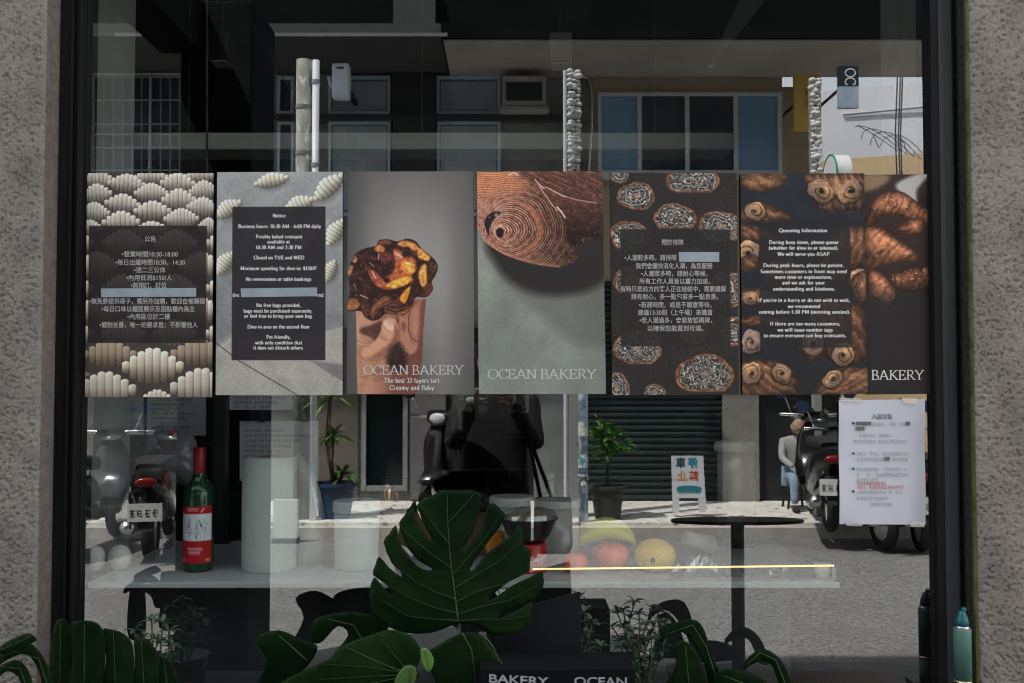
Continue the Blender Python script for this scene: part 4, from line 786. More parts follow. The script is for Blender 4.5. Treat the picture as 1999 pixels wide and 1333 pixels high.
# brown tray with wrapped pastries behind the leaf
brown = mat('cardboard', (.17, .105, .065), (.24, .15, .10), scale=6, rough=.85)
y0 = .40; a, b_ = P(745, 1000, y0), P(962, 1000, y0)
root = thing('cardboard_tray', (0.5 * (a.x + b_.x), y0 + .1, ZC), 'brown cardboard tray half hidden behind the big leaf', 'tray')
mb = MB(); zt = a.z; mb.box((a.x, y0, ZC), (b_.x, y0 + .006, zt)); mb.box((a.x, y0 + .2, ZC), (b_.x, y0 + .206, zt)); mb.box((a.x, y0 + .006, ZC), (a.x + .006, y0 + .2, zt)); mb.box((b_.x - .006, y0 + .006, ZC), (b_.x, y0 + .2, zt)); mb.box((a.x + .006, y0 + .006, ZC), (b_.x - .006, y0 + .2, ZC + .004))
mb.build('tray', brown, root)
wrapm = clear('wrap_film', (.88, .9, .9), .22, .1, .08)
for i, (px, row, w_, h_, lb) in enumerate([(830, 1000, 78, 38, 'wrapped dark pastry in the cardboard tray, the left one'), (925, 1000, 70, 34, 'wrapped dark pastry in the cardboard tray, the right one')]):
    c = P(px, row, y0 + .09); s = S(y0 + .09); root = thing('wrapped_pastry', c - Vector((0, 0, .02)), lb, 'pastry', 'wrapped pastries in the tray')
    MB().ball(c + Vector((0, 0, h_*s*.35)), (w_*s/2, .05, h_*s*.6), 24, 14, lambda v: 1 + .06 * math.sin(v.x * 9)).build('pastry', mat('dark_crust', (.03, .015, .01), (.09, .04, .02), scale=30, rough=.4, bump=.4, bscale=50), root, smooth=True)
    MB().ball(c + Vector((0, 0, h_*s*.4)), (w_*s*.56, .056, h_*s*.72), 26, 14, lambda v: 1 + .05 * math.sin(v.x * 21 + v.z * 7) * math.cos(v.y * 13)).build('film', wrapm, root, smooth=False)
c = P(756, 992, .43); s = S(.43)
root = thing('copper_cup', (c.x, .43, zt), 'small shiny copper cup on the left rim of the cardboard tray', 'cup'); z_ = Vector((c.x, .43, zt))
MB().lathe(z_, [(0, .001), (9*s, 0), (12*s, 8*s), (12*s, 40*s), (10*s, 52*s), (9.5*s, 52*s), (11*s, 40*s), (0, 8*s)], 24).build('cup_bowl', mat('copper', (.75, .42, .26), rough=.15, metal=1), root, smooth=True)
MB().tube([z_ + Vector((12*s, 0, 38*s)), z_ + Vector((20*s, 0, 34*s)), z_ + Vector((20*s, 0, 16*s)), z_ + Vector((12*s, 0, 12*s))], 1.6*s).build('cup_handle', mat('copper_dark', (.6, .34, .2), rough=.2, metal=1), root, smooth=True)
# orange packet, red tin, black bowl of pastry
c, s = spot(968, 1100); root = thing('snack_packet', c, 'small orange packet showing through a slit of the big leaf', 'packet')
o = MB().ball(c + Vector((0, 0, 28*s)), (20*s, 8*s, 30*s), 16, 12, lambda v: 1 + .08 * math.sin(v.z * 8)).build('packet', mat('orange_foil', (.55, .20, .02), (.65, .28, .03), scale=20, rough=.35), root, smooth=True)
MB().box(c + Vector((-14*s, -2*s, 55*s)), c + Vector((14*s, 2*s, 64*s))).build('crimped_top', mat('orange_crimp', (.5, .18, .02)), root)
c, s = spot(1032, 1114); root = thing('red_tin', c, 'short red tin under the black bowl', 'tin')
MB().lathe(c, [(0, .001), (34*s, 0), (35*s, 3*s), (35*s, 52*s), (33*s, 55*s), (0, 55*s)], 36).build('tin_body', mat('red_paint', (.36, .015, .02), (.45, .03, .03), scale=12, rough=.3), root, smooth=True)
MB().lathe(c, [(35.6*s, 16*s), (35.6*s, 34*s)], 36).build('paper_band', mat('tin_band', (.55, .08, .08), (.62, .5, .45), scale=60, rough=.5, stretch=(1, 1, 3)), root, smooth=True)
zb = c.z + 55 * s; c2 = Vector((c.x, c.y, zb)); root = thing('black_bowl', c2, 'black plastic bowl of buns wrapped in film', 'bowl')
MB().lathe(c2, [(0, .001), (30*s, 0), (44*s, 18*s), (55*s, 44*s), (58*s, 46*s), (58*s, 48*s), (53*s, 46*s), (42*s, 20*s), (28*s, 3*s), (0, 3*s)], 40).build('bowl_shell', mat('black_plastic', (.008, .008, .01), rough=.18, spec=.6), root, smooth=True)
for k in range(5):
    a_ = k * 1.257; MB().ball(c2 + Vector((math.cos(a_)*26*s, math.sin(a_)*26*s, 42*s)), (22*s, 22*s, 15*s), 16, 10).build('bun', mat('pale_crust', (.36, .24, .14), (.5, .36, .22), scale=20, rough=.5), root, smooth=True)
mb = MB(); mb.lathe(c2, [(57.5*s, 47*s), (54*s, 56*s), (44*s, 62*s), (26*s, 66*s), (0, 67*s)], 40)
mb.v = [v + Vector((0, 0, 1.6*s*math.sin(v.x*420)*math.cos(v.y*380))) for v in mb.v]; mb.build('film', wrapm, root, smooth=False)
# flask and small bottle
c, s = spot(1140, 1045); root = thing('glass_flask', c, 'conical clear glass flask standing behind the bananas', 'flask')
MB().lathe(c, [(0, .001), (30*s, 0), (32*s, 4*s), (13*s, 48*s), (11*s, 60*s), (11*s, 100*s), (13*s, 104*s)], 32).build('flask_glass', clear('flask_glass', (.86, .9, .92), .14, 0, .05), root, smooth=True)
MB().lathe(c, [(0, 3*s), (29*s, 3*s), (21*s, 24*s), (0, 24*s)], 32).build('water', clear('water_clear', (.85, .9, .9), .05), root, smooth=True)
c, s = spot(1076, 1066); root = thing('small_bottle', c, 'small clear bottle with narrow neck behind the tubs', 'bottle')
MB().lathe(c, [(0, .001), (15*s, 0), (16*s, 3*s), (16*s, 84*s), (8*s, 104*s), (6*s, 118*s), (6*s, 134*s), (7*s, 136*s)], 24).build('bottle_glass', clear('bottle_clear', (.8, .84, .84), .16, 0, .12), root, smooth=True)
MB().lathe(c, [(7*s, 128*s), (7.5*s, 140*s), (0, 140*s)], 20).build('stopper', mat('stopper_grey', (.4, .4, .4)), root, smooth=True)
# fruit
fr = 'fruit on the counter'
def apple(px, row, r, label, sx=1.0):
    c, s = spot(px, row); root = thing('apple', c, label, 'apple', fr)
    MB().ball(c + Vector((0, 0, r*s*.92)), (r*s*sx, r*s*sx, r*s*.92), 28, 18, lambda v: 1 - .20 * max(0, v.z) ** 6 - .12 * max(0, -v.z) ** 6).build('apple_flesh', mat('apple_red', A((150, 58, 58), 2.0), A((180, 96, 80), 2.0), scale=9, rough=.35, stretch=(1, 1, .3)), root, smooth=True)
    MB().tube([c + Vector((0, 0, r*s*1.5)), c + Vector((r*s*.1, 0, r*s*1.95))], r*s*.05).build('stalk', mat('stalk_brown', (.08, .05, .03)), root)
apple(1123, 1119, 24, 'small red apple at the left of the fruit'); apple(1193, 1112, 31, 'larger red apple under the bananas', 1.18)
c, s = spot(1279, 1115); root = thing('orange', c, 'round orange at the right end of the fruit', 'orange', fr)
MB().ball(c + Vector((0, 0, 31*s)), (40*s, 40*s, 32*s), 32, 20).build('orange_peel', mat('orange_peel', A((222, 136, 58), 2.1), A((232, 150, 72), 2.1), scale=6, rough=.45, bump=.35, bscale=300), root, smooth=True)
MB().lathe(c + Vector((-10*s, -39.5*s, 28*s)), [(0, 0), (5*s, .2*s), (4*s, 1.5*s), (0, 1.6*s)], 12, axis='y').build('navel', mat('navel_brown', (.06, .04, .05)), root)
c, s = spot(1185, 1092); root = thing('banana_bunch', c, 'yellow banana bunch lying over the apples', 'bananas', fr)
bm_ = mat('banana_yellow', A((206, 184, 70), 2.2), A((190, 170, 62), 2.2), scale=8, rough=.5)
for k in range(4):
    pts = []
    for i in range(11):
        t_ = i / 10; ang = math.radians(152 - 118 * t_)
        pts.append(c + Vector(((math.cos(ang) * 66) * s, (-8 + k * 13 - 10 * math.sin(t_ * 3.1)) * s, (4 + math.sin(ang) * 58 + (k - 1.5) * 3 - 2) * s)))
    rr = [s * q for q in (4, 9, 12.5, 14, 14.5, 14.5, 14, 13, 11, 7, 3)]
    MB().tube(pts, rr, 10).build('banana', bm_, root, smooth=True)
MB().tube([c + Vector((-56*s, 4*s, 30*s)), c + Vector((-66*s, 6*s, 40*s))], [6*s, 5*s], 8).build('bunch_stem', mat('stem_brown', (.10, .08, .03)), root)
# paper cup on its side, crumpled film, small cup, light strip
c, s = spot(1362, 1084); root = thing('paper_cup', c, 'white paper cup lying on its side beside the orange', 'cup')
mb = MB(); mb.lathe((0, 0, 0), [(0, -30*s), (13*s, -30*s), (14*s, -29*s), (18*s, 30*s), (17*s, 30*s), (13*s, -26*s), (0, -26*s)], 28, axis='x')
R_ = Matrix.Rotation(.35, 3, 'Z') @ Matrix.Rotation(.30, 3, 'Y'); mb.v = [R_ @ v + c + Vector((0, 0, 27*s)) for v in mb.v]; mb.build('cup_wall', tubm, root, smooth=True)
mb = MB(); mb.lathe((0, 0, 0), [(18*s, 28.5*s), (19.2*s, 29.5*s), (18*s, 31*s)], 28, axis='x'); mb.v = [R_ @ v + c + Vector((0, 0, 27*s)) for v in mb.v]; mb.build('rolled_rim', tubm, root, smooth=True)
r = random.Random(5)
def crumple(px0, px1, row, hpx, label, seed):
    r = random.Random(seed); y0 = CY(row); n, m_ = 18, 9; vs = []
    for j in range(m_):
        for i in range(n):
            px = px0 + (px1 - px0) * i / (n - 1); e = math.sin(math.pi * i / (n - 1)) * math.sin(math.pi * j / (m_ - 1))
            q = P(px, row, y0); vs.append(Vector((q.x + r.uniform(-.004, .004), y0 + j * .014 + r.uniform(-.004, .004), ZC + .002 + hpx * S(y0) * max(0, e * r.uniform(.3, 1.1)))))
    o = MB().add(vs, [(j*n+i, j*n+i+1, (j+1)*n+i+1, (j+1)*n+i) for j in range(m_-1) for i in range(n-1)]).build('crumpled_film', clear('crumpled_film', (.9, .92, .92), .25, .12, .12))
    tag(o, label, 'plastic film', 'crumpled film on the counter')
crumple(1310, 1452, 1128, 40, 'crumpled clear film in front of the fallen paper cup', 4)
crumple(1462, 1600, 1130, 26, 'flatter sheet of crumpled film right of the black table post', 9)
c, s = spot(1650, 1130); s *= 1; c.x = min(c.x, cx1 - .03); root = thing('small_cup', c, 'tiny pale cup at the right end of the counter', 'cup')
MB().lathe(c, [(0, .001), (13*s, 0), (16*s, 28*s), (15*s, 28*s), (12*s, 3*s), (0, 3*s)], 24).build('cup_wall', milky, root, smooth=True)
MB().lathe(c, [(15.4*s, 27*s), (17*s, 28*s), (15.4*s, 29.5*s)], 24).build('rolled_rim', tubm, root, smooth=True)
a, b_ = P(1040, 1111, .05), P(1628, 1104, .05)
root = thing('light_strip', (a + b_) / 2, 'thin glowing warm light strip running above the counter edge', 'light strip')
MB().tube([a, b_], .0022, 8).build('lit_tube', mat('warm_light', (.9, .7, .4), emit=(1.0, .60, .22), es=0.40), root)
for e in (a, b_): MB().box((e.x - .004, .046, ZC), (e.x + .004, .054, e.z)).build('end_clip', clr, root)
# canister
c, s = spot(1438, 1064); root = thing('canister', c, 'tall clear canister with white lid over a dark base', 'canister')
MB().lathe(c, [(0, .001), (40*s, 0), (42*s, 4*s), (42*s, 74*s), (0, 74*s)], 36).build('base_unit', mat('canister_base', (.05, .052, .055), (.07, .07, .075), rough=.25, metal=.4), root, smooth=True)
MB().lathe(c, [(36*s, 74*s), (36*s, 182*s)], 36).build('clear_wall', milky, root, smooth=True)
MB().lathe(c, [(41*s, 182*s), (42*s, 184*s), (42*s, 196*s), (38*s, 200*s), (0, 200*s)], 36).build('lid', tubm, root, smooth=True)

# ------------------------------------------------------------------ deeper in the shop
def slabpx(name, x0, y0, x1, y1, Y, th, m, parent=None, **kw):
    a, b = P(x0, y1, Y), P(x1, y0, Y)
    return MB().box((a.x, Y, a.z), (b.x, Y + th, b.z)).build(name, m, parent, **kw)
pale = mat('pale_paint', (.50, .53, .52), (.58, .60, .59), scale=2, rough=.8)
a, b_ = P(172, 800, .69), P(214, 800, .69)
tag(MB().box((a.x, .69, .045), (b_.x, .86, 3.09)).build('pale_column', pale), 'pale painted column inside against the left window frame', 'column')
a, b_ = P(1752, 0, .75), P(1803, 0, .75)
tag(MB().box((a.x, .75, 2.02), (b_.x, .9, 3.09)).build('pale_panel', pale), 'pale panel hanging inside the top right of the window', 'panel')
a, b_ = P(205, 291, .95), P(1432, 258, .95)
root = thing('ceiling_duct', ((a.x + b_.x) / 2, 1.0, a.z), 'long pale horizontal duct crossing the upper window inside', 'duct')
MB().box((a.x, .95, a.z), (b_.x, 1.12, b_.z)).build('duct', pale, root, bevel=.006)
for fx in (.12, .5, .88):
    x = a.x + (b_.x - a.x) * fx; MB().tube([(x, 1.03, b_.z), (x, 1.03, 3.1)], .004).build('hanger_rod', M['black'], root)
blk = M['black']
def lamp(px0, px1, r0, r1, Y, label, m):
    a, b = P(px0, r1, Y), P(px1, r0, Y); cx = (a.x + b.x) / 2
    root = thing('pendant_lamp', (cx, Y + .05, a.z), label, 'lamp', 'box lamps under the ceiling')
    MB().box((a.x, Y, a.z + .004), (b.x, Y + .1, b.z)).build('lamp_housing', m, root, bevel=.004)
    MB().box((a.x + .008, Y + .008, a.z), (b.x - .008, Y + .09, a.z + .004)).build('lamp_glass', mat('unlit_glass', (.3, .3, .3), rough=.2), root)
    MB().tube([(cx, Y + .05, b.z), (cx, Y + .05, 3.1)], .004).build('cord', blk, root)
lamp(405, 446, 58, 118, .9, 'black box lamp hanging high on the left', blk); lamp(1073, 1116, 62, 122, .9, 'dull grey box lamp hanging near the middle', mat('lamp_grey', (.10, .10, .10)))
def bar(name, p0, p1, Y, r, m, label, cat):
    o = MB().tube([P(*p0, Y), P(*p1, Y)], r, 8).build(name, m); return tag(o, label, cat)
bar('ceiling_brace', (462, -10), (572, 175), 1.3, .011, blk, 'thin black diagonal brace under the ceiling', 'brace')
a, b_ = P(1500, -10, 1.6), P(1395, 125, 1.6)
tag(MB().prism([a, a - Vector((.11, 0, 0)), b_ - Vector((.02, 0, 0)), b_], (0, .05, 0)).build('ceiling_brace', mat('brace_grey', (.22, .22, .23))), 'broad grey slanting brace at the upper right', 'brace')
tag(MB().tube([P(404, 335, .3), P(404, -20, .3)], .0035, 8).build('hanging_rod', blk), 'slim black vertical rod behind the left posters', 'rod')
root = thing('shelf_post', P(426, 1062, .62), 'black upright shelf post behind the wine bottle', 'post')
slabpx('post', 414, 690, 440, 1060, .60, .05, blk, root); slabpx('foot', 408, 1058, 446, 1063, .595, .06, blk, root)
paper = mat('print_paper', (.58, .61, .64), (.64, .67, .70), scale=2, rough=.8); pin = mat('paper_ink', (.10, .10, .11))
def sheetpx(x0, y0, x1, y1, Y, label, rows, seed, clips=(), sl=0):
    root = thing('paper_sheet', P((x0 + x1) / 2, y1, Y), label, 'paper', 'printed sheets hung inside')
    MB().prism([P(x0, y0, Y), P(x1, y0 + sl, Y), P(x1, y1 + sl, Y), P(x0, y1, Y)], (0, .001, 0)).build('paper', paper, root)
    t = Letters(lambda px, py, l: P(px, py, Y - .001 - l))
    for i, rr in enumerate(rows): t.scribble(x0 + 8, x0 + 8 + (x1 - x0 - 16) * (.5 + .5 * ((i * 37 + seed * 13) % 10) / 10), rr, 5, seed + i)
    t.build(pin, root, 'print_lines')
    for (cx, cy) in clips:
        b = MB(); b.prism([P(cx - 6, cy, Y - .004), P(cx + 6, cy, Y - .004), P(cx + 4, cy - 14, Y - .004), P(cx - 4, cy - 14, Y - .004)], (0, .006, 0)); b.tube([P(cx - 3, cy - 14, Y), P(cx, cy - 24, Y), P(cx + 3, cy - 14, Y)], .0012, 6); b.build('binder_clip', blk, root)
root = thing('pin_board', P(300, 860, 1.25), 'dark board on the left carrying two printed sheets', 'board')
slabpx('panel', 200, 700, 420, 862, 1.26, .02, dark_in, root); slabpx('panel_edge', 200, 862, 420, 868, 1.255, .03, blk, root)
sheetpx(206, 690, 280, 850, 1.24, 'narrow grey printed sheet beside the pale column', range(780, 848, 9), 1); sheetpx(287, 690, 402, 850, 1.24, 'wider grey printed sheet right of the narrow one', range(780, 848, 9), 2)
sheetpx(448, 700, 572, 800, .9, 'pale sheet peeping out below the English notice poster', range(776, 798, 9), 3)
sheetpx(468, 822, 622, 938, .95, 'grey sheet held by two black binder clips above the paper roll', range(840, 930, 10), 4, [(510, 824), (594, 824)])
mb = MB(); pts = crom([(292, 852), (330, 846), (378, 852), (386, 900), (380, 948), (330, 940), (272, 926), (280, 890)], 4); n = len(pts); cen = np.mean(pts, 0)
vs = [P(*p_, 1.0) for p_ in pts] + [P(*(cen + (p_ - cen) * .7), .965 + .004 * math.sin(i * 2.1)) for i, p_ in enumerate(pts)] + [P(*cen, .955)]
o = mb.add(vs, [(i, (i+1)%n, (i+1)%n+n, i+n) for i in range(n)] + [(i+n, (i+1)%n+n, 2*n) for i in range(n)]).build('plastic_bag', clear('grey_bag', (.7, .72, .74), .05, .2, .75, (.40, .41, .44)), smooth=True); tag(o, 'grey crinkled plastic bag hanging behind the wine bottle', 'bag')
tag(MB().tube([P(338, 846, .99), P(340, 852, .98)], [.012, .008], 8).tube([P(338, 846, .99), P(342, 838, .99)], [.010, .003], 8).build('bag_hook', mat('pink_plastic', (.5, .10, .12), (.56, .14, .15))), 'small pink hook above the grey plastic bag', 'hook')
# oven on the back counter
root = thing('back_counter', (0, 3.9, .04), 'low dark counter along the back of the shop', 'counter')
zb = P(1000, 962, 3.6).z
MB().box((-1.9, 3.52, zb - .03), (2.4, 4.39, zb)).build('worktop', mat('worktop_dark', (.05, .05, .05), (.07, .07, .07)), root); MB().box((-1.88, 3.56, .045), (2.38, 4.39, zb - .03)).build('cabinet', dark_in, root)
ov = thing('oven', (P(955, 960, 3.6).x, 3.8, zb), 'black glass fronted oven deep in the shop', 'oven')
a, b_ = P(868, 962, 3.6), P(1042, 740, 3.6); g_ = .03
mb = MB(); mb.box((a.x, 3.6, zb), (a.x + g_, 4.1, b_.z)); mb.box((b_.x - g_, 3.6, zb), (b_.x, 4.1, b_.z)); mb.box((a.x + g_, 3.6, zb), (b_.x - g_, 4.1, zb + g_)); mb.box((a.x + g_, 3.6, b_.z - g_), (b_.x - g_, 4.1, b_.z)); mb.box((a.x + g_, 4.07, zb + g_), (b_.x - g_, 4.1, b_.z - g_)); mb.build('oven_body', mat('oven_black', (.02, .02, .022), rough=.3, spec=.6), ov)
MB().box((a.x + g_, 3.605, zb + g_), (b_.x - g_, 3.612, b_.z - g_)).build('oven_glass', clear('oven_glass', (.5, .5, .5), .12), ov)
for rr in (853, 916): q = P(955, rr, 3.6).z; MB().tube([(a.x + g_, 3.59, q), (b_.x - g_, 3.59, q)], .006).build('oven_rail', M['steel'], ov)
MB().box((a.x + .08, 3.585, b_.z - .02), (a.x + .2, 3.6, b_.z - .005)).build('control_panel', mat('panel_grey', (.2, .2, .2)), ov)
# garland of warm sparkles at the right
pts = [P(px, py, 1.7) for px, py in [(1548, 745), (1556, 775), (1562, 800), (1552, 825), (1545, 845), (1590, 810), (1615, 785), (1612, 760)]]
root = thing('garland', pts[0], 'tinsel garland with copper and gold sparkles near the notice sheet', 'garland')
MB().tube(pts, .006, 8).build('tinsel', mat('tinsel_dark', (.05, .05, .03), rough=.4, metal=.6), root)
r = random.Random(11)
for i in range(34):
    k = r.random() * (len(pts) - 1); i0 = int(k); q = pts[i0].lerp(pts[i0 + 1], k - i0) + Vector((r.uniform(-.03, .03), r.uniform(-.06, -.01), r.uniform(-.04, .04)))
    MB().ball(q, r.uniform(.004, .011), 10, 7).build('bauble', [mat('bauble_copper', (.9, .45, .2), rough=.12, metal=1), mat('bauble_gold', (.9, .7, .2), rough=.12, metal=1)][i % 2] if i < 2 else bpy.data.materials[['bauble_copper', 'bauble_gold'][i % 2]], root, smooth=True)
    q2 = P(1546, 770, 1.7)

# ------------------------------------------------------------------ the street that the glass mirrors (it lies behind the camera)
D0 = 8.6
asph = mat('asphalt', (.115, .114, .110), (.30, .296, .288), scale=48, detail=9, contrast=(.33, .66), rough=.95, spec=.1, bump=.6, bscale=150, pits=(1.1, (.17, .168, .16), (.50, .70)))
tag(MB().box((-60, -60, -.30), (60, -2.78, 0)).build('street', asph), kind='structure')
tag(MB().box((-60, -60, -.6), (60, 30, -.31)).build('ground', asph), kind='structure')
pave = mat('pavement_stone', (.60, .58, .53), (.74, .72, .67), scale=6, rough=.9, pits=(9, (.2, .17, .14), (.60, .68)))
tag(MB().box((-30, -D0, 0), (30, -6.95, .13)).build('pavement', pave), kind='structure')
tag(MB().box((-30, -6.95, 0), (30, -6.83, .10)).build('kerb', mat('kerb_stone', (.40, .38, .35), (.5, .48, .44), rough=.9)), kind='structure')
root = None
def rbox(mb, x0, y0, x1, y1, d, th):
    """box standing th metres deep behind distance d, seen between photo pixels"""
    a, b = RP(x0, y1, d), RP(x1, y0, d); mb.box((a.x, -d - th, a.z), (b.x, -d, b.z)); return mb
wallA = mat('wall_grey_green', (.16, .17, .165), (.30, .31, .30), scale=1.2, rough=.9); wallB = mat('wall_beige', (.40, .33, .24), (.48, .40, .30), scale=1.5, rough=.9)
houseA = thing('grey_house', (-3.5, -D0 - .2, .13), 'dim grey house opposite with barred and blue framed windows, mirrored in the glass', 'house')
houseB = thing('beige_house', (2.2, -D0 - .2, .13), 'beige house opposite with a wide sliding window, mirrored in the glass', 'house')
xm = RX(1158, D0); xe = RX(1640, D0)
MB().box((-16, -D0 - 6, .13), (xm, -D0, 5.0)).build('wall', wallA, houseA)
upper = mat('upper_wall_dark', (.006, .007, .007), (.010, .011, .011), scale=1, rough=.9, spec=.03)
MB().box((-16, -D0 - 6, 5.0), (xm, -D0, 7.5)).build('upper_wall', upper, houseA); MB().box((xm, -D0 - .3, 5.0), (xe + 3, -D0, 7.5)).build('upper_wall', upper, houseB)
MB().box((xm, -D0 - 2.4, .13), (RX(1532, D0), -D0, 5.0)).build('wall', wallB, houseB)
MB().box((RX(1532, D0), -D0 - 2.4, .13), (xe, -D0 - .9, 5.0)).build('wall', wallB, houseB)
upper = bpy.data.materials['upper_wall_dark']; over = mat('soffit_grey', (.30, .29, .27), (.38, .37, .34), scale=2, rough=.9)
oz = RZ(140, D0)
MB().box((-16, -D0 + .001, oz - .03), (RX(875, D0), -D0 + 1.25, oz + .1)).build('canopy', mat('canopy_dark', (.05, .055, .055), rough=.8), houseA)
MB().box((RX(215, D0 - 1.25), -D0 + 1.25, oz - .035), (RX(872, D0 - 1.25), -D0 + 1.27, oz)).build('canopy_light_edge', mat('painted_edge_light', (.16, .17, .17)), houseA)  # pale strip paints in the light caught along the canopy edge
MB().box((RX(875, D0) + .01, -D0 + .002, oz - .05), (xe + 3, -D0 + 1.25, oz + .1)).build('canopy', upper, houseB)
MB().box((RX(875, D0) + .02, -D0 + .003, oz - .062), (xe + 3, -D0 + 1.22, oz - .05)).build('soffit', over, houseB)
alu = mat('blue_aluminium', (.50, .66, .80), (.56, .72, .84), rough=.4); aluw = mat('white_aluminium', (.62, .64, .66), rough=.4)
gl_d = mat('dark_window', (.03, .05, .06), (.06, .085, .10), scale=1.2, rough=.1, spec=.8); gl_b = mat('sky_tint_window', (.18, .34, .52), (.24, .42, .60), scale=1.5, rough=.15, spec=.7)  # blue base colour of the second stands in for sky reflected in the panes
curt = mat('curtain_grey', (.66, .70, .74), (.80, .82, .84), scale=3, rough=.9)
gl_c = clear('curtained_glass', (.93, .95, .96), .04, .02)
def window(house, x0, y0, x1, y1, splits, m, panes, rails=(), bw=5):
    mb = MB()
    for x in (x0, x1 - bw): rbox(mb, x, y0, x + bw, y1, D0 - .05, .05)
    for y in (y0, y1 - bw): rbox(mb, x0 + bw, y, x1 - bw, y + bw, D0 - .05, .05)
    for x in splits: rbox(mb, x - bw * .6, y0 + bw, x + bw * .6, y1 - bw, D0 - .046, .046)
    fr_ = mb.build('window', m, house)
    xs = [x0 + bw] + list(splits) + [x1 - bw]
    for i in range(len(xs) - 1): rbox(MB(), xs[i], y0 + bw, xs[i+1], y1 - bw, (D0 - .042 if panes[0] is gl_c else D0 - .012 - i * .002), .003 if panes[0] is gl_c else .012).build('pane', panes[i % len(panes)], fr_)
    return fr_
def curtain(fr_, x0, y0, x1, y1):
    a, b = RP(x0, y1, D0 - .03), RP(x1, y0, D0 - .03); n = int((x1 - x0) * 2); vs = []
    for i in range(n + 1):
        x = a.x + (b.x - a.x) * i / n; y = -D0 + .016 + .010 * math.sin(i * .62) + .004 * math.sin(i * 1.71)
        vs += [(x, y, a.z), (x, y, b.z)]
    MB().add(vs, [(2*i, 2*i+2, 2*i+3, 2*i+1) for i in range(n)]).build('curtain', curt, fr_, smooth=True)
f_ = window(houseA, 176, 140, 356, 345, [292], aluw, [gl_d, gl_d])
mb = MB()
for i in range(10): x = 184 + i * 18.5; mb.tube([RP(x, 142, D0 - .16), RP(x, 350, D0 - .16)], .007, 6)
for y in (150, 195, 242, 262, 288, 332): mb.tube([RP(178, y, D0 - .16), RP(356, y, D0 - .16)], .009, 6)
mb.build('bars', mat('bar_paint', (.28, .29, .30), rough=.5), f_)
for (x0, x1) in ((540, 573), (640, 762), (852, 977)):
    f_ = window(houseA, x0, 148, x1, 222, [], alu, [gl_c if x1 - x0 > 60 else gl_d], bw=6); 
    if x1 - x0 > 60: curtain(f_, x0 + 8, 158, x1 - 8, 214)
    f_ = window(houseA, x0, 236, x1, 420, [], alu, [gl_c if x1 - x0 > 60 else gl_d], bw=6)
    if x1 - x0 > 60: curtain(f_, x0 + 8, 246, x1 - 8, 410)
rbox(MB(), 540, 222, 1100, 234, D0 - .12, .12).build('ledge', mat('ledge_dark', (.05, .055, .06)), houseA)
rbox(MB(), 766, -40, 850, 420, D0 - .10, .10).build('pier', mat('pier_dark', (.03, .036, .036), (.045, .05, .05)), houseA)
f_ = window(houseB, 1168, 180, 1526, 338, [1249, 1342, 1437], aluw, [gl_b, gl_d, gl_d, gl_b], bw=6)
rbox(MB(), 1160, 338, 1534, 348, D0 - .1, .1).build('window_sill', aluw, houseB)
# ground floor openings
f_ = window(houseA, 705, 700, 796, 958, [], mat('door_frame_grey', (.22, .23, .23), (.28, .29, .29), rough=.5), [mat('door_glass', (.006, .012, .012), rough=.08, spec=.8)], bw=10)
rbox(MB(), 800, 640, 870, 975, D0 - .10, .10).build('pier', mat('pier_grey', (.13, .125, .12), (.17, .165, .16), scale=3), houseA)
rbox(MB(), 600, 640, 700, 975, D0 - .04, .04).build('pier', mat('pier_brown', (.11, .095, .08), (.15, .13, .11), scale=3), houseA)
rbox(MB(), 1042, 640, 1110, 975, D0 - .06, .06).build('pier', mat('pier_steel', (.16, .17, .17), (.22, .23, .23), scale=3), houseA)
rbox(MB(), 180, 640, 420, 975, D0 - .02, .02).build('doorway', mat('doorway_dark', (.016, .022, .022), (.026, .034, .034), scale=2), houseA)
rbox(MB(), 872, 640, 1040, 978, D0 - .015, .015).build('doorway', mat('doorway_black', (.012, .013, .014), (.02, .021, .022), scale=2), houseA)
a, b = RP(1140, 985, D0), RP(1412, 560, D0); n = 34; vs = []; fs = []
for i in range(n + 1):
    z = .14 + (b.z - .14) * i / n
    for (dy, dz) in ((.03, 0), (.055, .03), (.055, .05), (.03, .068)): vs += [(a.x, -D0 + dy, z + dz * .9), (b.x, -D0 + dy, z + dz * .9)]
k = len(vs) // 2; fs = [(2*i, 2*i+1, 2*i+3, 2*i+2) for i in range(k - 1)]
MB().add(vs, fs).build('roller_shutter', mat('shutter_green', (.022, .034, .034), (.034, .048, .048), scale=2, rough=.45), houseB)
rbox(MB(), 1412, 640, 1480, 985, D0 - .08, .08).build('pier', mat('pier_beige', (.20, .19, .17), (.26, .25, .22)), houseB)
rbox(MB(), 1480, 640, 1640, 985, D0 - .015 , .015).build('doorway', bpy.data.materials['doorway_black'], houseB)
# air conditioner, meter box, posts and columns
ac = thing('air_conditioner', RP(1022, 208, D0 - .2), 'boxy window air conditioner on the grey house, mirrored in the glass', 'air conditioner')
rbox(MB(), 980, 148, 1066, 205, D0 - .35, .34).build('casing', mat('ac_casing', (.34, .34, .34), (.42, .42, .41)), ac)
rbox(MB(), 988, 160, 1058, 196, D0 - .353, .003).build('grille', mat('ac_grille', (.03, .035, .04)), ac); rbox(MB(), 1012, 151, 1030, 155, D0 - .353, .003).build('badge_plate', aluw, ac)
rbox(MB(), 975, 206, 1072, 212, D0 - .36, .35).build('bracket', mat('ac_bracket', (.3, .3, .3)), ac)
mbx = thing('meter_box', RP(664, 190, D0 - .3), 'white sunlit meter box on the grey house, mirrored in the glass', 'meter box')
rbox(MB(), 647, 122, 681, 190, 7.55, .14).build('box', mat('meter_white', (.62, .68, .74)), mbx, bevel=.02); rbox(MB(), 657, 130, 671, 134, 7.546, .004).build('dial_slot', mat('meter_dark', (.04, .05, .06)), mbx)
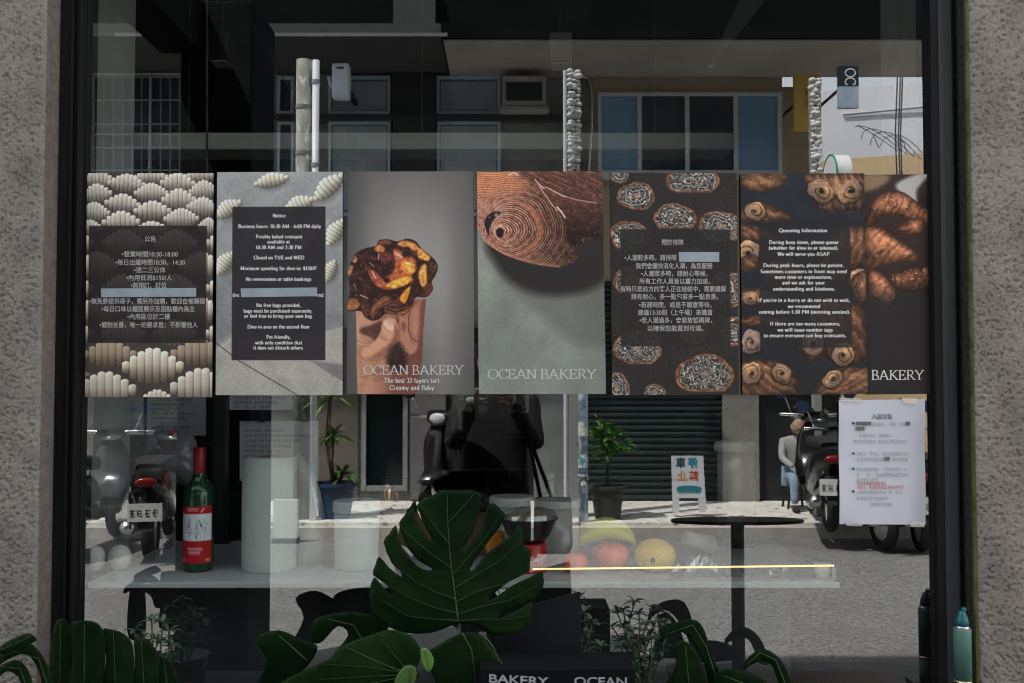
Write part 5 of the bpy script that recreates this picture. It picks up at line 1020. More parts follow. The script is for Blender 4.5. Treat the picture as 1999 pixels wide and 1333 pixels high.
MB().tube([RP(640, 150, 7.6), RP(646, 168, 7.6), RP(660, 182, 7.55)], .012, 8).build('cable', aluw, mbx, smooth=True)
MB().box((RX(660, 7.69), -D0, RZ(150, 7.69)), (RX(668, 7.69), -7.69, RZ(160, 7.69))).build('bracket', M['black'], mbx)
up = thing('utility_pole', Vector((RX(591, 7.2), -7.2, .13)), 'weathered concrete utility pole opposite with a thin bright edge, mirrored in the glass', 'pole')
zt_ = RZ(118, 7.2); x = RX(590, 7.2)
mb = MB(); mb.tube([(x, -7.2, .13), (x, -7.2, zt_)], .078, 16); mb.build('shaft', mat('pole_concrete', (.14, .14, .11), (.40, .40, .36), scale=5, rough=.9, stretch=(1, 1, .35), pits=(24, (.5, .52, .48), (.58, .68))), up, smooth=True)
for y in (210, 300): z = RZ(y, 7.2); MB().lathe((x, -7.2, z), [(.080, -.02), (.084, -.018), (.084, .018), (.080, .02)], 18).build('strap', mat('strap_grey', (.25, .25, .25)), up)
dp = thing('drain_pipe', Vector((RX(613, 7.1), -7.1, .13)), 'bright white pipe running up beside the utility pole', 'pipe')
MB().tube([(RX(613, 7.1), -7.1, .13), (RX(613, 7.1), -7.1, RZ(118, 7.1))], .034, 14).build('pipe', mat('pipe_white', (.68, .72, .78), rough=.4), dp, smooth=True)
for y in (160, 322): MB().lathe((RX(613, 7.1), -7.1, RZ(y, 7.1)), [(.035, -.02), (.041, -.018), (.041, .018), (.035, .02)], 16).build('clamp', mat('clamp_blue', (.3, .36, .44)), dp)
knob = mat('pebble_white', (.62, .62, .58), (.78, .78, .74), scale=30, rough=.9)
def pebbles(px0, px1, r0, d, label, seed):
    x = RX((px0 + px1) / 2, d); z1 = RZ(r0, d); w_ = (RX(px1, d) - RX(px0, d)) / 2
    root = thing('stone_column', (x, -d, .13), label, 'column', 'rough stone columns across the street')
    MB().box((x - w_ * .8, -d - .14, .13), (x + w_ * .8, -d - .02, z1)).build('core', mat('column_core', (.3, .3, .28)), root)
    r = random.Random(seed); mb = MB(); z = 1.9
    while z < z1:
        for k in range(3):
            s = r.uniform(.017, .034); mb.ball((x + (k - 1) * w_ * .66 + r.uniform(-.01, .01), -d - .01 + r.uniform(-.01, .02), z + r.uniform(-.012, .012)), (s * 1.15, s, s * .8), 8, 6)
        z += .040
    mb.build('stone_facing', knob, root, smooth=True)
pebbles(1110, 1134, 140, 7.3, 'knobbly white stone column opposite, the taller one by the air conditioner', 3); pebbles(1590, 1606, 152, 7.3, 'narrow knobbly stone column opposite, by the yellow sign', 4)
MB().tube([(RX(1104, 7.2), -7.2, .13), (RX(1104, 7.2), -7.2, RZ(138, 7.2))], .02, 10).build('thin_post', mat('post_white', (.6, .64, .7), rough=.4)); tag(bpy.data.objects['thin_post'], 'thin bright post beside the taller stone column', 'post')
# hanging signs
ys = thing('yellow_sign', RP(1577, 255, 7.8), 'mustard yellow upright sign on the beige house, mirrored in the glass', 'sign')
rbox(MB(), 1553, 146, 1602, 254, 7.8, .08).build('panel', mat('sign_yellow', (.55, .36, .07), (.60, .40, .09), rough=.5), ys)
t = Letters(lambda px, py, l: RP(px, py, 7.797 - l))
for i, y in enumerate((178, 200, 222)): t.scribble(1569, 1584, y, 13, i + 60)
t.build(mat('sign_brown', (.2, .11, .03)), ys); MB().box((RX(1600, 7.84), -D0 - .9, RZ(165, 7.84)), (RX(1602, 7.84), -7.88, RZ(158, 7.84))).build('arm', M['black'], ys)
os_ = thing('projecting_sign', RP(1656, 226, 7.4), 'dark upright sign with white letters turned sideways, mirrored at upper right', 'sign')
rbox(MB(), 1638, 128, 1676, 168, 7.4, .06).build('panel', mat('sign_navy', (.02, .03, .05)), os_); rbox(MB(), 1638, 168.5, 1676, 210, 7.4, .06).build('panel', mat('sign_blue', (.22, .34, .55), (.6, .65, .7), scale=4), os_)
mb = MB(); tmp = Letters(lambda px, py, l: Vector((px, py, l))); 
V, Fc, L = serif_text('OC', thick=.15, thin=.12); mb.add([RP(1650 + b * 20, 133 + a * 19, 7.396 - l * 2e-5) for a, b, l in V], Fc); mb.build('lettering', M['letter'], os_)
MB().box((RX(1676, 7.43), -D0 - .9, RZ(150, 7.43)), (RX(1678, 7.43), -7.46, RZ(143, 7.43))).build('arm', M['black'], os_)
rs = thing('round_sign', RP(1632, 340, 7.1), 'white drum shaped sign with a green rim rising above the queueing poster', 'sign')
c = RP(1634, 345, 7.0); R0 = 44 * (7.0 + 2.43) / F
MB().lathe(c + Vector((-.07, 0, 0)), [(0, 0), (R0 * .96, 0), (R0 * .96, .15), (0, .15)], 40, axis='x').build('drum', mat('sign_white', (.8, .8, .8), rough=.4), rs, smooth=False)
MB().lathe(c + Vector((-.075, 0, 0)), [(R0 * .961, 0), (R0, 0), (R0, .014), (R0 * .961, .014)], 40, axis='x', caps=False).build('rim', mat('sign_green', (.02, .35, .2)), rs)
MB().box((c.x + .08, c.y - .02, c.z - .02), (c.x + .10, -D0 - .9, c.z + .02)).build('arm', M['black'], rs)
# far sunlit building
fb = thing('white_building', (7.2, -15.5, 0), 'bright sunlit white building with an orange base far down the street, mirrored at right', 'building')
x0, x1 = RX(1625, 13.5), RX(2100, 13.5); zt_ = RZ(165, 13.5); zo = RZ(303, 13.5)
wv = [(x0, -13.9), (x1, -12.4), (x1, -17), (x0, -17)]
MB().prism([(x, y, zo) for x, y in wv], (0, 0, zt_ - zo)).build('wall', mat('wall_white', (.64, .66, .72), (.74, .75, .79), scale=.6, rough=.9), fb)
MB().prism([(x, y, 0) for x, y in wv], (0, 0, zo)).build('base_wall', mat('wall_orange', (.58, .42, .24), (.66, .50, .30), scale=1, rough=.9), fb)
mb = MB()
MB().tube([(x0 + .3, -13.75, RZ(216, 13.5)), (x1, -12.3, RZ(214, 13.5))], .02, 6).build('string_course', mat('course_grey', (.4, .4, .42)), fb)
cb = MB(); r = random.Random(8)
for k in range(5):
    pts = [RP(1690 + 14 * math.cos(i * .5 + k) * (1 + .2 * k) + i * 8, 262 + 20 * math.sin(i * .55 + k * 1.3) + i * 2.5, 11.9) for i in range(13)]; cb.tube(pts, .006, 5)
for px in (1752, 1762, 1758): cb.tube([RP(px, 150, 11.95), RP(px - 4, 262, 11.95), RP(px + 2, 420, 11.95)], .011, 5)
tag(cb.build('cable_tangle', M['rubber'], smooth=True), 'tangled black cables hanging before the far white building', 'cables')
tag(MB().box((-40, -40, 0), (-16.5, -9, 12)).build('block_house', wallA), 'plain grey block further along the street opposite', 'house')
# no parking board, striped post, kerb things
nb = thing('no_parking_board', RP(1345, 1000, 7.3), 'white folding no parking board before the shutter, mirrored in the glass', 'sign')
wb = mat('board_white', (.62, .64, .70), (.68, .70, .75), rough=.4)
mb = MB(); q = [(1311, 890), (1373, 890), (1379, 998), (1313, 998)]
dN = 7.3
mb.prism([RP(1311, 890, dN), RP(1373, 890, dN), RP(1377, 972, dN), RP(1313, 972, dN)], (0, -.03, 0)); mb.build('panel', wb, nb)
for a_, b_ in (((1313, 972.5), (1326, 1000)), ((1364, 972.5), (1379, 1000))): MB().prism([RP(a_[0], a_[1], dN), RP(b_[0] if a_[0] < 1340 else a_[0] + 14, a_[1], dN), RP(b_[0], b_[1], dN), RP(a_[0] + (1 if a_[0] < 1340 else 1), b_[1], dN)], (0, -.03, 0)).build('leg', wb, nb)
for txt, tx, col in (('車', 1329, (.03, .07, .10)), ('停', 1353, (.02, .28, .34)), ('止', 1331, (.6, .25, .02)), ('禁', 1354, (.55, .06, .03))):
    i = 0 if txt in '車停' else 1
    t = Letters(lambda px, py, l: RP(px, py, dN - .002 - l)); t.line(txt, tx, (911, 937)[i], 21, width=19, font='cjk', mirror=True, weight=.03); t.build(mat('sign_paint', col), nb)
t = MB(); pts = crom([(1324, 950), (1344, 948), (1366, 950), (1369, 955), (1364, 961), (1344, 960), (1326, 961), (1321, 955)], 3); t.prism([RP(*p_, dN - .003) for p_ in pts], (0, .002, 0)); t.build('oblong_mark', mat('sign_teal', (.03, .20, .26)), nb)
sp = thing('sign_post', Vector((RX(1138, 7.0), -7.0, .1)), 'blue and white sticker covered post on the kerb, mirrored in the glass', 'post')
MB().tube([(RX(1138, 7.0), -7.0, .1), (RX(1138, 7.0), -7.0, 3.0)], .046, 16).build('post', mat('post_blue', (.16, .26, .38), (.62, .70, .80), scale=9, rough=.5, contrast=(.42, .56)), sp, smooth=True)
for y, c_ in ((838, (.5, .5, .45)), (900, (.1, .3, .34)), (938, (.08, .12, .12))):
    MB().lathe((RX(1138, 7.0), -7.0, RZ(y, 7.0)), [(.0465, -.06), (.0475, -.06), (.0475, .06), (.0465, .06)], 16).build('sticker', mat('sticker', c_, (.7, .72, .72), scale=24, contrast=(.48, .56)), sp)
wbx = thing('white_board', Vector((RX(557, 6.6), -6.7, 0)), 'small white board in the sunny street, mirrored over the paper roll', 'board')
a, b = RP(533, 1048, 6.6), RP(582, 975, 6.6)
MB().box((a.x, -6.63, .04), (b.x, -6.6, b.z)).build('board', mat('board_bright', (.66, .68, .68), (.74, .76, .76)), wbx); MB().box((a.x, -6.70, 0), (b.x, -6.55, .04)).build('foot', M['rubber'], wbx)
# round table in the arcade
tb = thing('bistro_table', Vector((RX(1437, 2.45), -2.45, .02)), 'round black table on one post in the arcade, mirrored in the glass', 'table')
c = tb.location.copy()
MB().lathe(c, [(0, .765), (.32, .768), (.325, .774), (.325, .780), (.32, .784), (0, .784)], 48, sy=.30).build('table_top', M['black'], tb, smooth=False)
MB().tube([c + Vector((0, 0, .04)), c + Vector((0, 0, .765))], .032, 20).build('post', mat('table_post', (.03, .034, .04)), tb, smooth=True)
MB().lathe(c, [(0, 0), (.24, 0), (.24, .02), (.05, .04), (0, .04)], 40).build('foot', M['black'], tb)
# scooters
def make_scooter(paint):
    root = thing('scooter', (0, 0, 0), 'x', 'scooter', 'scooters parked along the kerb opposite')
    dk, ch = M['rubber'], M['steel']
    for y in (-.6, .6):
        wmb = MB(); n = 24
        vs = []; 
        for i in range(n):
            q = 2 * math.pi * i / n
            for j in range(8):
                a = 2 * math.pi * j / 8; R_ = .19 + .045 * math.cos(a); vs.append((.05 * math.sin(a), y + R_ * math.cos(q), .235 + R_ * math.sin(q)))
        wmb.add(vs, [(i*8+j, i*8+(j+1)%8, ((i+1)%n)*8+(j+1)%8, ((i+1)%n)*8+j) for i in range(n) for j in range(8)])
        wh = wmb.build('wheel', dk, root, smooth=True); MB().lathe((-.03, y, .235), [(0, 0), (.15, 0), (.15, .06), (0, .06)], 20, axis='x').build('rim', ch, wh)
    def loft(secs, name, m, par=root):
        n = 12; vs = []
        for (y, z, hw, hh) in secs:
            for j in range(n):
                a = 2 * math.pi * j / n; c_, s_ = math.cos(a), math.sin(a)
                vs.append((hw * math.copysign(abs(c_) ** .6, c_), y, z + hh * math.copysign(abs(s_) ** .6, s_)))
        k = len(secs); return MB().add(vs, [(i*n+j, i*n+(j+1)%n, (i+1)*n+(j+1)%n, (i+1)*n+j) for i in range(k-1) for j in range(n)] + [tuple(range(n)), tuple((k-1)*n+j for j in range(n))]).build(name, m, par, smooth=True)
    loft([(-.9, .66, .05, .05), (-.82, .64, .13, .11), (-.5, .56, .17, .17), (-.15, .46, .16, .2), (0, .36, .13, .12)], 'body', paint)
    loft([(-.78, .76, .10, .04), (-.5, .79, .15, .055), (-.1, .77, .15, .05), (.02, .72, .09, .04)], 'seat', M['rubber'])
    loft([(0, .3, .15, .04), (.3, .3, .15, .04)], 'footboard', M['rubber'])
    loft([(.28, .34, .16, .08), (.36, .5, .2, .16), (.42, .68, .18, .16), (.44, .86, .10, .08)], 'front_shield', paint)
    loft([(.36, .97, .12, .05), (.44, .99, .14, .07), (.5, .96, .08, .05)], 'handlebar_cover', paint)
    loft([(.4, .47, .07, .03), (.6, .5, .08, .03), (.78, .42, .06, .02)], 'mudguard', paint)
    MB().tube([(-.34, .36, 1.0), (-.12, .42, .99), (.12, .42, .99), (.34, .36, 1.0)], .016, 8).build('handlebar', ch, root, smooth=True)
    MB().tube([(0, .58, .26), (0, .44, .9)], .035, 8).build('fork', dk, root, smooth=True); MB().tube([(.12, -.1, .2), (.14, -.5, .24), (.15, -.85, .3)], [.03, .05, .055], 10).build('exhaust', ch, root, smooth=True)
    for s in (-1, 1):
        m_ = MB().tube([(s * .22, .4, 1.0), (s * .27, .42, 1.14), (s * .30, .42, 1.18)], .007, 6).build('mirror', ch, root, smooth=True)
        MB().ball((s * .33, .42, 1.21), (.07, .02, .05), 14, 8).build('mirror_housing', dk, m_, smooth=True); MB().lathe((s * .33, .399, 1.21), [(0, 0), (.06, 0), (.06, .003), (0, .003)], 18, axis='y').build('mirror_glass', bpy.data.materials.get('mirror_sky_tint') or mat('mirror_sky_tint', (.30, .55, .95), rough=.12, metal=1), m_)  # blue tint in the mirror metal stands in for reflected sky
    MB().ball((0, .5, .98), (.08, .03, .05), 14, 8).build('headlight', mat('lamp_clear', (.6, .62, .65), rough=.1, spec=.8) if 'lamp_clear' not in bpy.data.materials else bpy.data.materials['lamp_clear'], root, smooth=True)
    MB().ball((0, -.9, .66), (.09, .025, .04), 14, 8).build('tail_light', mat('lamp_red', (.16, .01, .01), rough=.2) if 'lamp_red' not in bpy.data.materials else bpy.data.materials['lamp_red'], root, smooth=True)
    mud = MB().prism([(-.07, -.84, .52), (.07, -.84, .52), (.06, -.93, .28), (-.06, -.93, .28)], (0, -.008, 0)).build('rear_flap', dk, root)
    pl_ = MB().box((-.13, -.945, .36), (.13, -.935, .50)).build('number_plate', M['white'], root)
    t = Letters(lambda px, py, l: Vector((px, -.9465 - l, -py)))
    t.scribble(-.10, .10, -.43, .055, 4); t.build(ink, pl_, 'plate_marks')
    return root
pA = make_scooter(mat('scooter_grey', (.030, .034, .036), rough=.2, spec=.6)); pB = make_scooter(mat('scooter_black', (.012, .012, .014), rough=.2, spec=.7))
spots = [(pA, 178, 6.3, 183, 'grey scooter nearest the left window frame, mirrored with its plate toward us'), (pB, 318, 6.35, 168, 'black scooter with tilted white plate mirrored beside the wine bottle'), (pB, 895, 7.3, 20, 'dark scooter with blue mirrors before the black doorway'), (pB, 1600, 6.95, 190, 'black scooter mirrored just right of the seated person'), (pA, 1665, 6.8, 176, 'grey scooter mirrored behind the notice sheet'), (pB, 1760, 6.75, 188, 'black scooter mirrored nearest the right window frame')]
used = set()
for src, px, d, a, lb in spots:
    o = src if src.name not in used else copy_tree(src); used.add(src.name)
    o.location = (RX(px, d), -d, 0 if d < 6.83 else .13); o.rotation_euler = (0, 0, math.radians(a)); o['label'] = lb
# greenery across the street
lf = mat('bush_leaf', (.04, .13, .02), (.09, .24, .04), scale=12, rough=.5); lf2 = mat('palm_leaf', (.06, .15, .035), (.16, .28, .08), scale=12, rough=.5)
def leafquad(mb, c, dirv, L, wd, droop=.3):
    d = Vector(dirv).normalized(); s = d.cross(Vector((0, 0, 1))); s = s.normalized() if s.length > .01 else Vector((1, 0, 0)); up = s.cross(d)
    pts = []
    for t_, w_ in ((0, .15), (.3, .9), (.6, 1), (.85, .6), (1, .05)):
        p_ = c + d * L * t_ + Vector((0, 0, -droop * L * t_ * t_)); pts += [p_ - s * wd * w_ / 2 + up * wd * .15 * w_, p_, p_ + s * wd * w_ / 2 + up * wd * .15 * w_]
    mb.add(pts, [(3*i+a, 3*i+a+1, 3*i+a+4, 3*i+a+3) for i in range(4) for a in (0, 1)])
r = random.Random(21)
bs = thing('green_bush', Vector((RX(1185, 7.2), -7.2, .13)), 'bright green bush in a pot before the shutter, mirrored in the glass', 'bush')
cc = RP(1188, 855, 7.2); mb = MB(); tw = MB()
MB().tube([bs.location + Vector((0, 0, .3)), (cc.x, cc.y, cc.z - .1)], .02, 8).build('stem', M['stem'], bs)
for i in range(420):
    v = Vector((r.gauss(0, 1), r.gauss(0, 1), r.gauss(0, 1))).normalized() * r.uniform(.3, 1) ; p_ = cc + Vector((v.x * .22 + v.z * -.04, v.y * .18, v.z * .17)) * (1 + .35 * math.sin(v.x * 5 + v.z * 4))
    leafquad(mb, p_, v + Vector((r.uniform(-.6, .6), r.uniform(-.6, .6), r.uniform(-.2, .9))), r.uniform(.05, .08), r.uniform(.03, .045))
mb.build('foliage', lf, bs)
MB().lathe(bs.location, [(0, .001), (.12, 0), (.16, .28), (.18, .29), (.18, .32), (.15, .32), (.14, .28), (0, .28)], 24).build('pot', mat('pot_dark', (.05, .05, .05), rough=.7), bs)
pm = thing('yucca_palm', Vector((RX(655, 7.3), -7.3, .13)), 'spiky yucca with three leaf heads in a planter, mirrored right of the paper roll', 'yucca')
for (px, py, n, L) in ((645, 775, 34, .36), (652, 850, 26, .24), (668, 928, 26, .26)):
    h = RP(px, py, 7.3); MB().tube([pm.location + Vector((0, 0, .3)), (h.x - .03, h.y, (h.z + .43) / 2), h], [.03, .024, .018], 8).build('trunk', mat('yucca_bark', (.12, .09, .06), (.2, .16, .11), scale=20) if 'yucca_bark' not in bpy.data.materials else bpy.data.materials['yucca_bark'], pm, smooth=True)
    mb = MB()
    for i in range(n):
        a = r.uniform(0, 6.28); e = r.uniform(-.2, 1.2); leafquad(mb, h, (math.cos(a) * math.cos(e), math.sin(a) * math.cos(e), math.sin(e)), L * r.uniform(.7, 1.1), .04, .45)
    mb.build('crown', lf2, pm)
MB().lathe(pm.location, [(0, .001), (.15, 0), (.2, .3), (.22, .31), (.22, .34), (.18, .34), (.17, .3), (0, .3)], 24).build('planter', mat('planter_blue', (.03, .06, .12), rough=.4), pm)
# people: one seated by the shutter, and whoever stands behind the camera
def figure(name, joints, edges, label, m, group=None):
    root = thing(name, joints[0][0], label, 'person', group)
    me = bpy.data.meshes.new('clothed_body'); org = Vector(joints[0][0])
    me.from_pydata([tuple(Vector(j[0]) - org) for j in joints], edges, []); me.materials.append(m)
    o = bpy.data.objects.new('clothed_body', me); COL.objects.link(o); o.parent = root
    sk = o.modifiers.new('skin', 'SKIN'); sk.use_smooth_shade = True
    for i, j in enumerate(joints):
        sv = me.skin_vertices[0].data[i]; rr = j[1] if hasattr(j[1], '__len__') else (j[1], j[1]); sv.radius = rr; sv.use_root = (i == 0)
    ss = o.modifiers.new('smooth', 'SUBSURF'); ss.levels = 1; ss.render_levels = 2
    return root, o
skin_m = mat('skin', (.42, .27, .20), (.48, .32, .24), rough=.6); hair_m = mat('black_hair', (.015, .012, .01), rough=.5); jean = mat('jeans_blue', (.20, .28, .38), (.26, .34, .44), rough=.9); shirt = mat('grey_shirt', (.34, .34, .32), (.40, .40, .38), rough=.9)
def head(root, c, r_, face, hair):
    f_ = Vector(face).normalized(); s = f_.cross(Vector((0, 0, 1))).normalized()
    MB().ball(c, (r_ * .78, r_ * .9, r_ * 1.1), 20, 14).build('head', skin_m, root, smooth=True)
    MB().ball(c - f_ * r_ * .30 + Vector((0, 0, r_ * .34)), (r_ * .93, r_ * 1.02, r_ * 1.0), 20, 14).build('hair', hair, root, smooth=True)
    mb = MB(); mb.ball(c + f_ * r_ * .88 + Vector((0, 0, -r_ * .12)), (r_ * .14, r_ * .18, r_ * .2), 10, 8); mb.build('nose', skin_m, root, smooth=True)
    for q in (-1, 1): MB().ball(c + f_ * r_ * .74 + s * q * r_ * .3 + Vector((0, 0, r_ * .08)), r_ * .1, 10, 8).build('eye', mat('eye_dark', (.02, .02, .02), rough=.2) if 'eye_dark' not in bpy.data.materials else bpy.data.materials['eye_dark'], root, smooth=True)
bx, by = RX(1550, 8.0), -8.0
pel = (bx, by, .55)
figpx = root, body = figure('person', [(pel, (.15, .13)), ((bx, by + .02, .78), (.15, .11)), ((bx, by + .06, 1.0), (.18, .11)), ((bx, by + .08, 1.10), .055), ((bx - .18, by + .06, 1.02), .06), ((bx - .22, by + .16, .80), .045), ((bx - .12, by + .36, .70), .038), ((bx + .18, by + .06, 1.02), .06), ((bx + .23, by + .16, .80), .045), ((bx + .12, by + .36, .70), .038)],
   [(0, 1), (1, 2), (2, 3), (2, 4), (4, 5), (5, 6), (2, 7), (7, 8), (8, 9)], 'seated person in grey shirt and light jeans, mirrored left of the scooters', shirt)
me = bpy.data.meshes.new('jeans'); js = [((bx, by, .55), (.14, .13)), ((bx - .1, by + .14, .56), .085), ((bx - .13, by + .42, .56), .07), ((bx - .13, by + .44, .22), .055), ((bx + .1, by + .14, .56), .085), ((bx + .13, by + .42, .56), .07), ((bx + .14, by + .46, .22), .055)]
me.from_pydata([tuple(Vector(j[0]) - root.location) for j in js], [(0, 1), (1, 2), (2, 3), (0, 4), (4, 5), (5, 6)], []); me.materials.append(jean); o = bpy.data.objects.new('jeans', me); COL.objects.link(o); o.parent = root
sk = o.modifiers.new('skin', 'SKIN'); sk.use_smooth_shade = True
for i, j in enumerate(js): rr = j[1] if hasattr(j[1], '__len__') else (j[1], j[1]); me.skin_vertices[0].data[i].radius = rr
o.modifiers.new('smooth', 'SUBSURF').render_levels = 2
head(root, Vector((bx, by + .12, 1.24)), .115, (0, 1, -.2), hair_m)
for s in (-1, 1): MB().ball((bx + s * .135, by + .50, .165), (.045, .11, .04), 14, 8).build('shoe', M['rubber'], root, smooth=True); MB().ball((bx + s * .10, by + .40, .68), (.035, .06, .025), 12, 8).build('hand', skin_m, root, smooth=True)
root.scale = (.78, .78, .78); root.location.z = .46
st = thing('stool', (bx, by, .13), 'low stool under the seated person in grey', 'stool')
MB().lathe((bx, by, .13), [(0, .20), (.15, .20), (.15, .23), (0, .23)], 24).build('seat', M['black'], st)
for q in range(4): a = q * 1.571 + .78; MB().tube([(bx + .11 * math.cos(a), by + .11 * math.sin(a), .33), (bx + .15 * math.cos(a), by + .15 * math.sin(a), .13)], .012, 8).build('leg', M['black'], st)
dark_cl = mat('black_clothes', (.010, .010, .012), (.016, .016, .018), scale=20, rough=.9)
X0, Y0 = -.09, -2.74
root, body = figure('person', [((X0, Y0, .92), (.20, .13)), ((X0, Y0, 1.12), (.15, .11)), ((X0, Y0, 1.34), (.19, .11)), ((X0, Y0, 1.44), (.07, .06)), ((X0 - .17, Y0, 1.36), .065), ((X0 - .215, Y0 + .08, 1.14), .05), ((X0 - .10, Y0 + .24, 1.36), .04), ((X0 + .17, Y0, 1.36), .065), ((X0 + .215, Y0 + .08, 1.14), .05), ((X0 + .10, Y0 + .24, 1.36), .04),
   ((X0 - .11, Y0, .82), .095), ((X0 - .12, Y0 + .02, .50), .068), ((X0 - .13, Y0 - .01, .10), .05), ((X0 + .11, Y0, .82), .095), ((X0 + .12, Y0 + .02, .50), .068), ((X0 + .13, Y0 - .01, .10), .05)],
   [(0, 1), (1, 2), (2, 3), (2, 4), (4, 5), (5, 6), (2, 7), (7, 8), (8, 9), (0, 10), (10, 11), (11, 12), (0, 13), (13, 14), (14, 15)], 'person in black standing in the arcade, a dark shape mirrored behind the big leaf', dark_cl)
head(root, Vector((X0, Y0 + .02, 1.58)), .115, (0, 1, 0), hair_m)
for s in (-1, 1): MB().ball((X0 + s * .13, Y0 + .06, .06), (.05, .13, .04), 14, 8).build('shoe', M['rubber'], root, smooth=True)
for s in (-1, 1):
    h = Vector((X0 + s * .085, Y0 + .255, 1.40)); mb = MB(); mb.ball(h, (.025, .035, .045), 12, 8)
    for k in range(4): mb.tube([h + Vector((-s * .01, .02, .03 - .02 * k)), h + Vector((-s * .035, .032, .032 - .02 * k)), h + Vector((-s * .055, .02, .03 - .02 * k))], [.009, .008, .006], 6)
    mb.tube([h + Vector((0, -.02, -.02)), h + Vector((-s * .03, -.02, -.005))], [.010, .007], 6); mb.build('hand', skin_m, root, smooth=True)

bag_blocker = thing('blocker_bag', (X0 + .30, Y0 + .05, .60), 'black bag added beside the person in black to block the street reflection', 'bag')  # added to block the bright street reflection over the black bowl
mb = MB(); n = 14; vs = []
for z, wx, wy in ((.60, .085, .05), (.63, .10, .06), (.74, .10, .06), (.86, .095, .045), (.88, .09, .03)):
    for j in range(n):
        a = 2 * math.pi * j / n; vs.append((X0 + .30 + wx * math.copysign(abs(math.cos(a)) ** .5, math.cos(a)), Y0 + .05 + wy * math.sin(a), z))
mb.add(vs, [(i*n+j, i*n+(j+1)%n, (i+1)*n+(j+1)%n, (i+1)*n+j) for i in range(4) for j in range(n)] + [tuple(range(n))]).build('bag_body', dark_cl, bag_blocker, smooth=True)
MB().tube([(X0 + .30, Y0 + .05, .86), (X0 + .21, Y0 + .08, 1.1), (X0 + .13, Y0 + .06, 1.40), (X0 + .19, Y0 + .10, 1.1), (X0 + .24, Y0 + .05, .86)], .010, 8).build('strap', dark_cl, bag_blocker, smooth=True)
# wires and pipes on the grey house
for k, (pts, rr, lb) in enumerate([([(360, 196), (430, 225), (470, 210), (540, 232)], .012, 'black cable looping between the barred window and the pole'), ([(776, 120), (860, 128), (1000, 134), (1110, 140)], .012, 'black cable running over the air conditioner'), ([(1112, 150), (1150, 155), (1156, 220), (1150, 330)], .016, 'grey hose curling beside the taller stone column')]):
    c_ = crom([(pts[0][0], pts[0][1])] + pts + [pts[-1]], 5)[6:-8]
    o = MB().tube([RP(q[0], q[1], D0 - .06) for q in c_], rr, 6).build('cable', M['rubber'] if k < 2 else M['steel'], smooth=True); tag(o, lb, 'cable')

# ------------------------------------------------------------------ plants and things before the glass
def cdt_sheet(outline, step, place, seed=0):
    """fine even triangles inside an outline given in photo pixels"""
    o = np.array(outline, float); x0, y0 = o.min(0); x1, y1 = o.max(0); r = random.Random(seed)
    pts = [Vector(p) for p in o]; n = len(pts)
    g = Pic(1, 1, (0, 0, 0)); ys = np.arange(y0 + step / 2, y1, step); xs = np.arange(x0 + step / 2, x1, step)
    g.X, g.Y = np.meshgrid(xs, ys); d = g.sdf(outline, False)
    for j in range(len(ys)):
        for i in range(len(xs)):
            if d[j, i] > step * .45: pts.append(Vector((xs[i] + r.uniform(-.2, .2) * step + (j % 2) * step * .3, ys[j] + r.uniform(-.15, .15) * step)))
    v, e, f, *_ = delaunay_2d_cdt(pts, [(i, (i + 1) % n) for i in range(n)], [], 1, 1e-5)
    return MB().add([place(p.x, p.y) for p in v], [tuple(reversed(t_)) for t_ in f])
def dist_line(px, py, ln):
    best = (1e9, 0); L = len(ln) - 1
    for i, ((ax, ay), (bx, by)) in enumerate(zip(ln[:-1], ln[1:])):
        ex, ey = bx - ax, by - ay; t_ = max(0, min(1, ((px - ax) * ex + (py - ay) * ey) / (ex * ex + ey * ey))); d = math.hypot(px - ax - ex * t_, py - ay - ey * t_)
        if d < best[0]: best = (d, (i + t_) / L)
    return best
def leaf(parent, outline, mid, veins, y, curve, tilt=0, step=9, vein_r=.0022, smooth=3, mlabel=None, m=None, zref=None, sm=True):
    out = crom(outline, smooth) if sm else np.array(outline, float)
    yb = zref if zref is not None else mid[0][1]
    def place(px, py):
        d, t_ = dist_line(px, py, mid); dv = min([dist_line(px, py, v)[0] for v in veins] or [0])
        return P(px, py, y + tilt * (yb - py) * .001 + curve * (d * .001) ** 2 * 4 + min(dv, 16) * .00025 - .004)
    o = cdt_sheet(out, step, place).build('leaf', m or M['leafdark'], parent, smooth=True, solid=.0008)
    if mlabel: o['label'] = mlabel
    mb = MB()
    def lift(px, py): q = place(px, py); return q + Vector((0, -.0012, 0))
    def dens(l): return [(a[0] + (b[0]-a[0]) * k / 4, a[1] + (b[1]-a[1]) * k / 4) for a, b in zip(l[:-1], l[1:]) for k in range(4)] + [l[-1]]
    for i, l in enumerate([mid] + veins):
        l = dens(l); k = len(l); mb.tube([lift(*q) for q in l], [(vein_r if i == 0 else vein_r * .45) * (1 - .75 * j / k) for j in range(k)], 6)
    mb.build('leaf_veins', M['vein'], o, smooth=True)
    return o
Z = lambda pts: [(600 + x * .3023, 930 + y * .3023) for x, y in pts]
pots = {}
def potted(px, y, label):
    c = P(px, 1333, y); root = thing('monstera_plant', (c.x, y, .66), label, 'plant', 'monstera plants before the window')
    MB().lathe((c.x, y, .66), [(0, .001), (.05, 0), (.062, .08), (.066, .085), (.06, .085), (.055, .075), (0, .075)], 28).build('pot', mat('pot_black', (.015, .015, .015), rough=.6) if 'pot_black' not in bpy.data.materials else bpy.data.materials['pot_black'], root, smooth=True)
    return root
def stalk(root, px, py, y, r_=.004):
    e = P(px, py, y); c = root.location; MB().tube([c + Vector((0, 0, .075)), (c.x * .6 + e.x * .4, y + .01, c.z * .5 + e.z * .5), e + Vector((0, .006, 0))], r_, 8).build('stalk', M['stem'], root, smooth=True)
